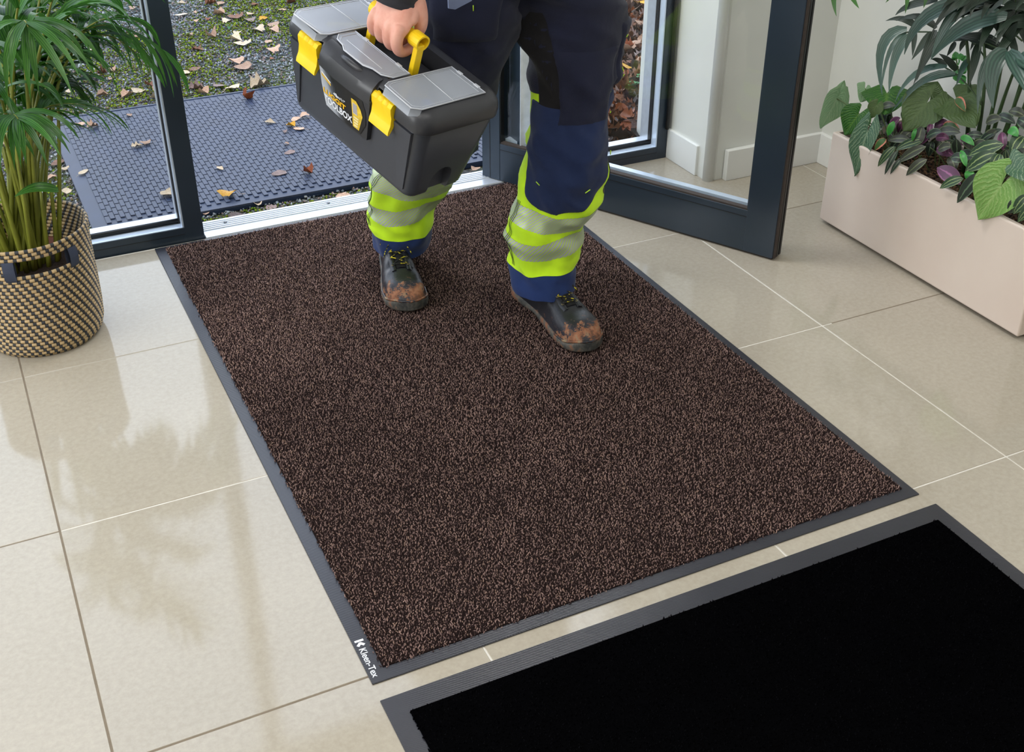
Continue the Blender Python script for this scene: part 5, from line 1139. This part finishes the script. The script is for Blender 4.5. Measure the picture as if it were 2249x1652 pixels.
k = N('muddy_sole'); v = k.co(); k.base(k.ramp(k.noise(v, 30, 5, .7), [(.38, s2l((46, 47, 47))), (.52, s2l((84, 82, 76))), (.62, s2l((130, 84, 58)))]), .7); k.bump(k.noise(v, 90, 4), .4, .003); SOLE = k.m
k = N('lace_cord'); tcn = k.n('ShaderNodeTexCoord'); sx = k.n('ShaderNodeSeparateXYZ'); k.l(tcn.outputs['Object'], sx.inputs[0])
vo = k.n('ShaderNodeTexVoronoi'); vo.inputs['Scale'].default_value = 210; k.l(tcn.outputs['Object'], vo.inputs['Vector']); k.base(k.ramp(vo.outputs['Color'], [(.0, s2l((20, 20, 20))), (.66, s2l((20, 20, 20))), (.70, s2l((206, 190, 40)))]), .7); LACE = k.m
EYE = simple('brass_eyelet', (150, 140, 110), .35, .8)
def boot(toe, heel, flip, bend, seed):
    toe, heel = Vector(toe), Vector(heel); d = (toe-heel); Lb = d.length; d.normalize(); n_ = Vector((-d.y, d.x, 0)); mwb = Matrix((d, n_, Vector((0, 0, 1)))).transposed().to_4x4(); mwb.translation = (toe+heel)/2-PC
    H = Lb/2
    def child(o, par=None):
        o.parent = par or up; return o
    # outline half widths along x (-H..H), slight inner/outer asymmetry
    def hw(t): # t 0 heel 1 toe
        P = ((0, .010), (.03, .026), (.10, .037), (.25, .038), (.42, .039), (.58, .047), (.74, .054), (.86, .052), (.93, .043), (.975, .028), (.993, .015), (1, .006))
        for (a, ra), (b, rb) in zip(P, P[1:]):
            if t <= b: return ra+(rb-ra)*(t-a)/(b-a)
    def cy(t): return flip*(.006*sin(pi*t)-.010*max(0, t-.55))
    def ht(t):
        P = ((0, .050), (.04, .092), (.10, .104), (.22, .108), (.36, .104), (.46, .098), (.58, .087), (.68, .076), (.76, .068), (.86, .066), (.93, .055), (.98, .037), (1, .024))
        for (a, ra), (b, rb) in zip(P, P[1:]):
            if t <= b: return ra+(rb-ra)*(t-a)/(b-a)
    rings = []
    NS = 40
    for i in range(NS+1):
        t = i/NS; w = hw(t)*.97; h = ht(t); crease = -.004*math.exp(-((t-.66)/.02)**2)*bend; r = []
        for q in range(17):
            a = pi*q/16; ca, sa = cos(a), sin(a); e = .62
            x = abs(ca)**e*(1 if ca > 0 else -1); z = sa**(.72)
            pinch = 1-(.18 if .1 < t < .55 else .18*max(0, 1-abs(t-.3)/.5))*z**2
            wob = .0018*noise.noise(Vector((t*14+seed, ca*2, sa*2)))
            r.append(Vector((-H+Lb*t, cy(t)+x*(w*pinch+wob), .016+(h-.016+crease+wob)*z)))
        rings.append(r)
    vs, fs = loft(rings, closed=False, cap0=False, cap1=False); up = pyobj('boot', vs, fs, BOOT, per); up.matrix_local = mwb
    md = up.modifiers.new('s', 'SUBSURF'); md.levels = 1; md.render_levels = 1
    # shaft up into the trouser hem
    rings = [[Vector((-H+Lb*.24+(.062-.004*j)*cos(2*pi*q/24)*1.02, (.036-.001*j)*sin(2*pi*q/24), .085+.022*j)) for q in range(24)] for j in range(5)]
    vs, fs = loft(rings); child(pyobj('ankle_collar', vs, fs, BOOT))
    # sole
    def outline(s, z):
        pts = [Vector((-H+Lb*t, cy(t)+hw(t)*s+.0015, z)) for t in np.linspace(0, 1, 36)]+[Vector((-H+Lb*t, cy(t)-hw(t)*s-.0015, z)) for t in np.linspace(1, 0, 36)]
        return pts
    arch = lambda p: .0
    R_ = [outline(.94, .002), outline(1.02, .005), outline(1.03, .011), outline(1.01, .017), outline(.95, .020)]
    for ring in R_[:2]:
        for p in ring:
            t = (p.x+H)/Lb; p.z += .006*max(0, (t-.86)/.14)**1.5+.005*math.exp(-((t-.38)/.09)**2)
    for ring in R_[2:]:
        for p in ring:
            t = (p.x+H)/Lb; p.z += .012*math.exp(-((t-.985)/.07)**2)+.010*max(0, 1-t/.12)
    vs, fs = loft(R_); child(pyobj('sole', vs, fs, SOLE))
    # toe bumper ridge
    child(tube('toe_guard', [Vector((-H+Lb*t, cy(t)+s_*hw(t)*1.0, min(.034, .020+.014*math.exp(-((t-.98)/.09)**2)))) for s_, t in [(1, .74), (1, .80), (1, .86), (1, .91), (1, .95), (1, .985), (0, 1.0), (-1, .985), (-1, .95), (-1, .91), (-1, .86), (-1, .80), (-1, .74)]], .0028, BOOT))
    def top(t, y, off=.001):
        w = hw(t)*.97; h = ht(t); pin = .82; x = min(.98, abs(y)/(w*pin)); ca = x**(1/.62); z = sqrt(max(0, 1-ca*ca))**.72
        return Vector((-H+Lb*t, cy(t)+y, .016+(h-.016)*z+off))
    vs, fs = [], []
    ts = np.linspace(.40, .70, 9)
    for t in ts:
        for y in np.linspace(-.0125, .0125, 5): vs.append(top(t, y, .0022-.0018*abs(y)/.0125))
    for i in range(8):
        for j in range(4): a = i*5+j; fs.append((a, a+1, a+6, a+5))
    child(pyobj('tongue', vs, fs, simple('black_tongue', (16, 16, 18), .9)))
    for s in (-1, 1):   # eyestay flaps
        vs, fs = [], []
        for t in np.linspace(.40, .725, 10):
            for y, o_ in ((.0135, .0002), (.0145, .0036), (.024, .0034), (.0262, .0004)): vs.append(top(t, s*y, o_))
        for i in range(9):
            for j in range(3): a = i*4+j; fs.append((a, a+1, a+5, a+4))
        vs += []; child(pyobj('eyestay', vs, fs, BOOT))
    rows = [.675, .60, .535, .475]
    for t in rows:
        for s in (-1, 1):
            p_ = top(t, s*.0195, .0045); child(tube('eyelet', [p_+Vector((.0032*cos(a), .0032*sin(a), 0)) for a in np.linspace(0, 2*pi, 11)], .0009, EYE, None, 5, False))
    pr = [top(rows[0], -.0195, .006), top(rows[0], 0, .007), top(rows[0], .0195, .006)]
    child(tube('lace', bez(pr, 6), .0014, LACE, None, 5))
    for a, b in zip(rows, rows[1:]):
        for s in (-1, 1): child(tube('lace', bez([top(a, s*.0195, .005), top((a+b)/2, 0, .010), top(b, -s*.0195, .005)], 6), .0014, LACE, None, 5))
    kn = top(.455, 0, .012)
    for s in (-1, 1):
        child(tube('lace', bez([kn, kn+Vector((.006, s*.018, .022)), kn+Vector((.012, s*.052, .010)), kn+Vector((.006, s*.050, -.024)), kn+Vector((.002, s*.030, -.020)), kn], 16), .0015, LACE, None, 5))
        child(tube('lace', bez([kn, kn+Vector((.012, s*.014, .006)), kn+Vector((.035, s*.030, -.006)), kn+Vector((.050, s*.036, -.022))], 8), .0014, LACE, None, 5))
    return up
b1 = boot((.900, .480, .0085), (.990, .835, .0085), -1, 1.6, 1.0); b2 = boot((1.222, .118, .0085), (1.200, .478, .0085), 1, .5, 4.0)
for o in list(bpy.data.objects):
    if o.type == 'MESH' and o.get('kind') is None and o.name.split('.')[0] in ('floor',) and o.parent is None: o['kind'] = 'structure'
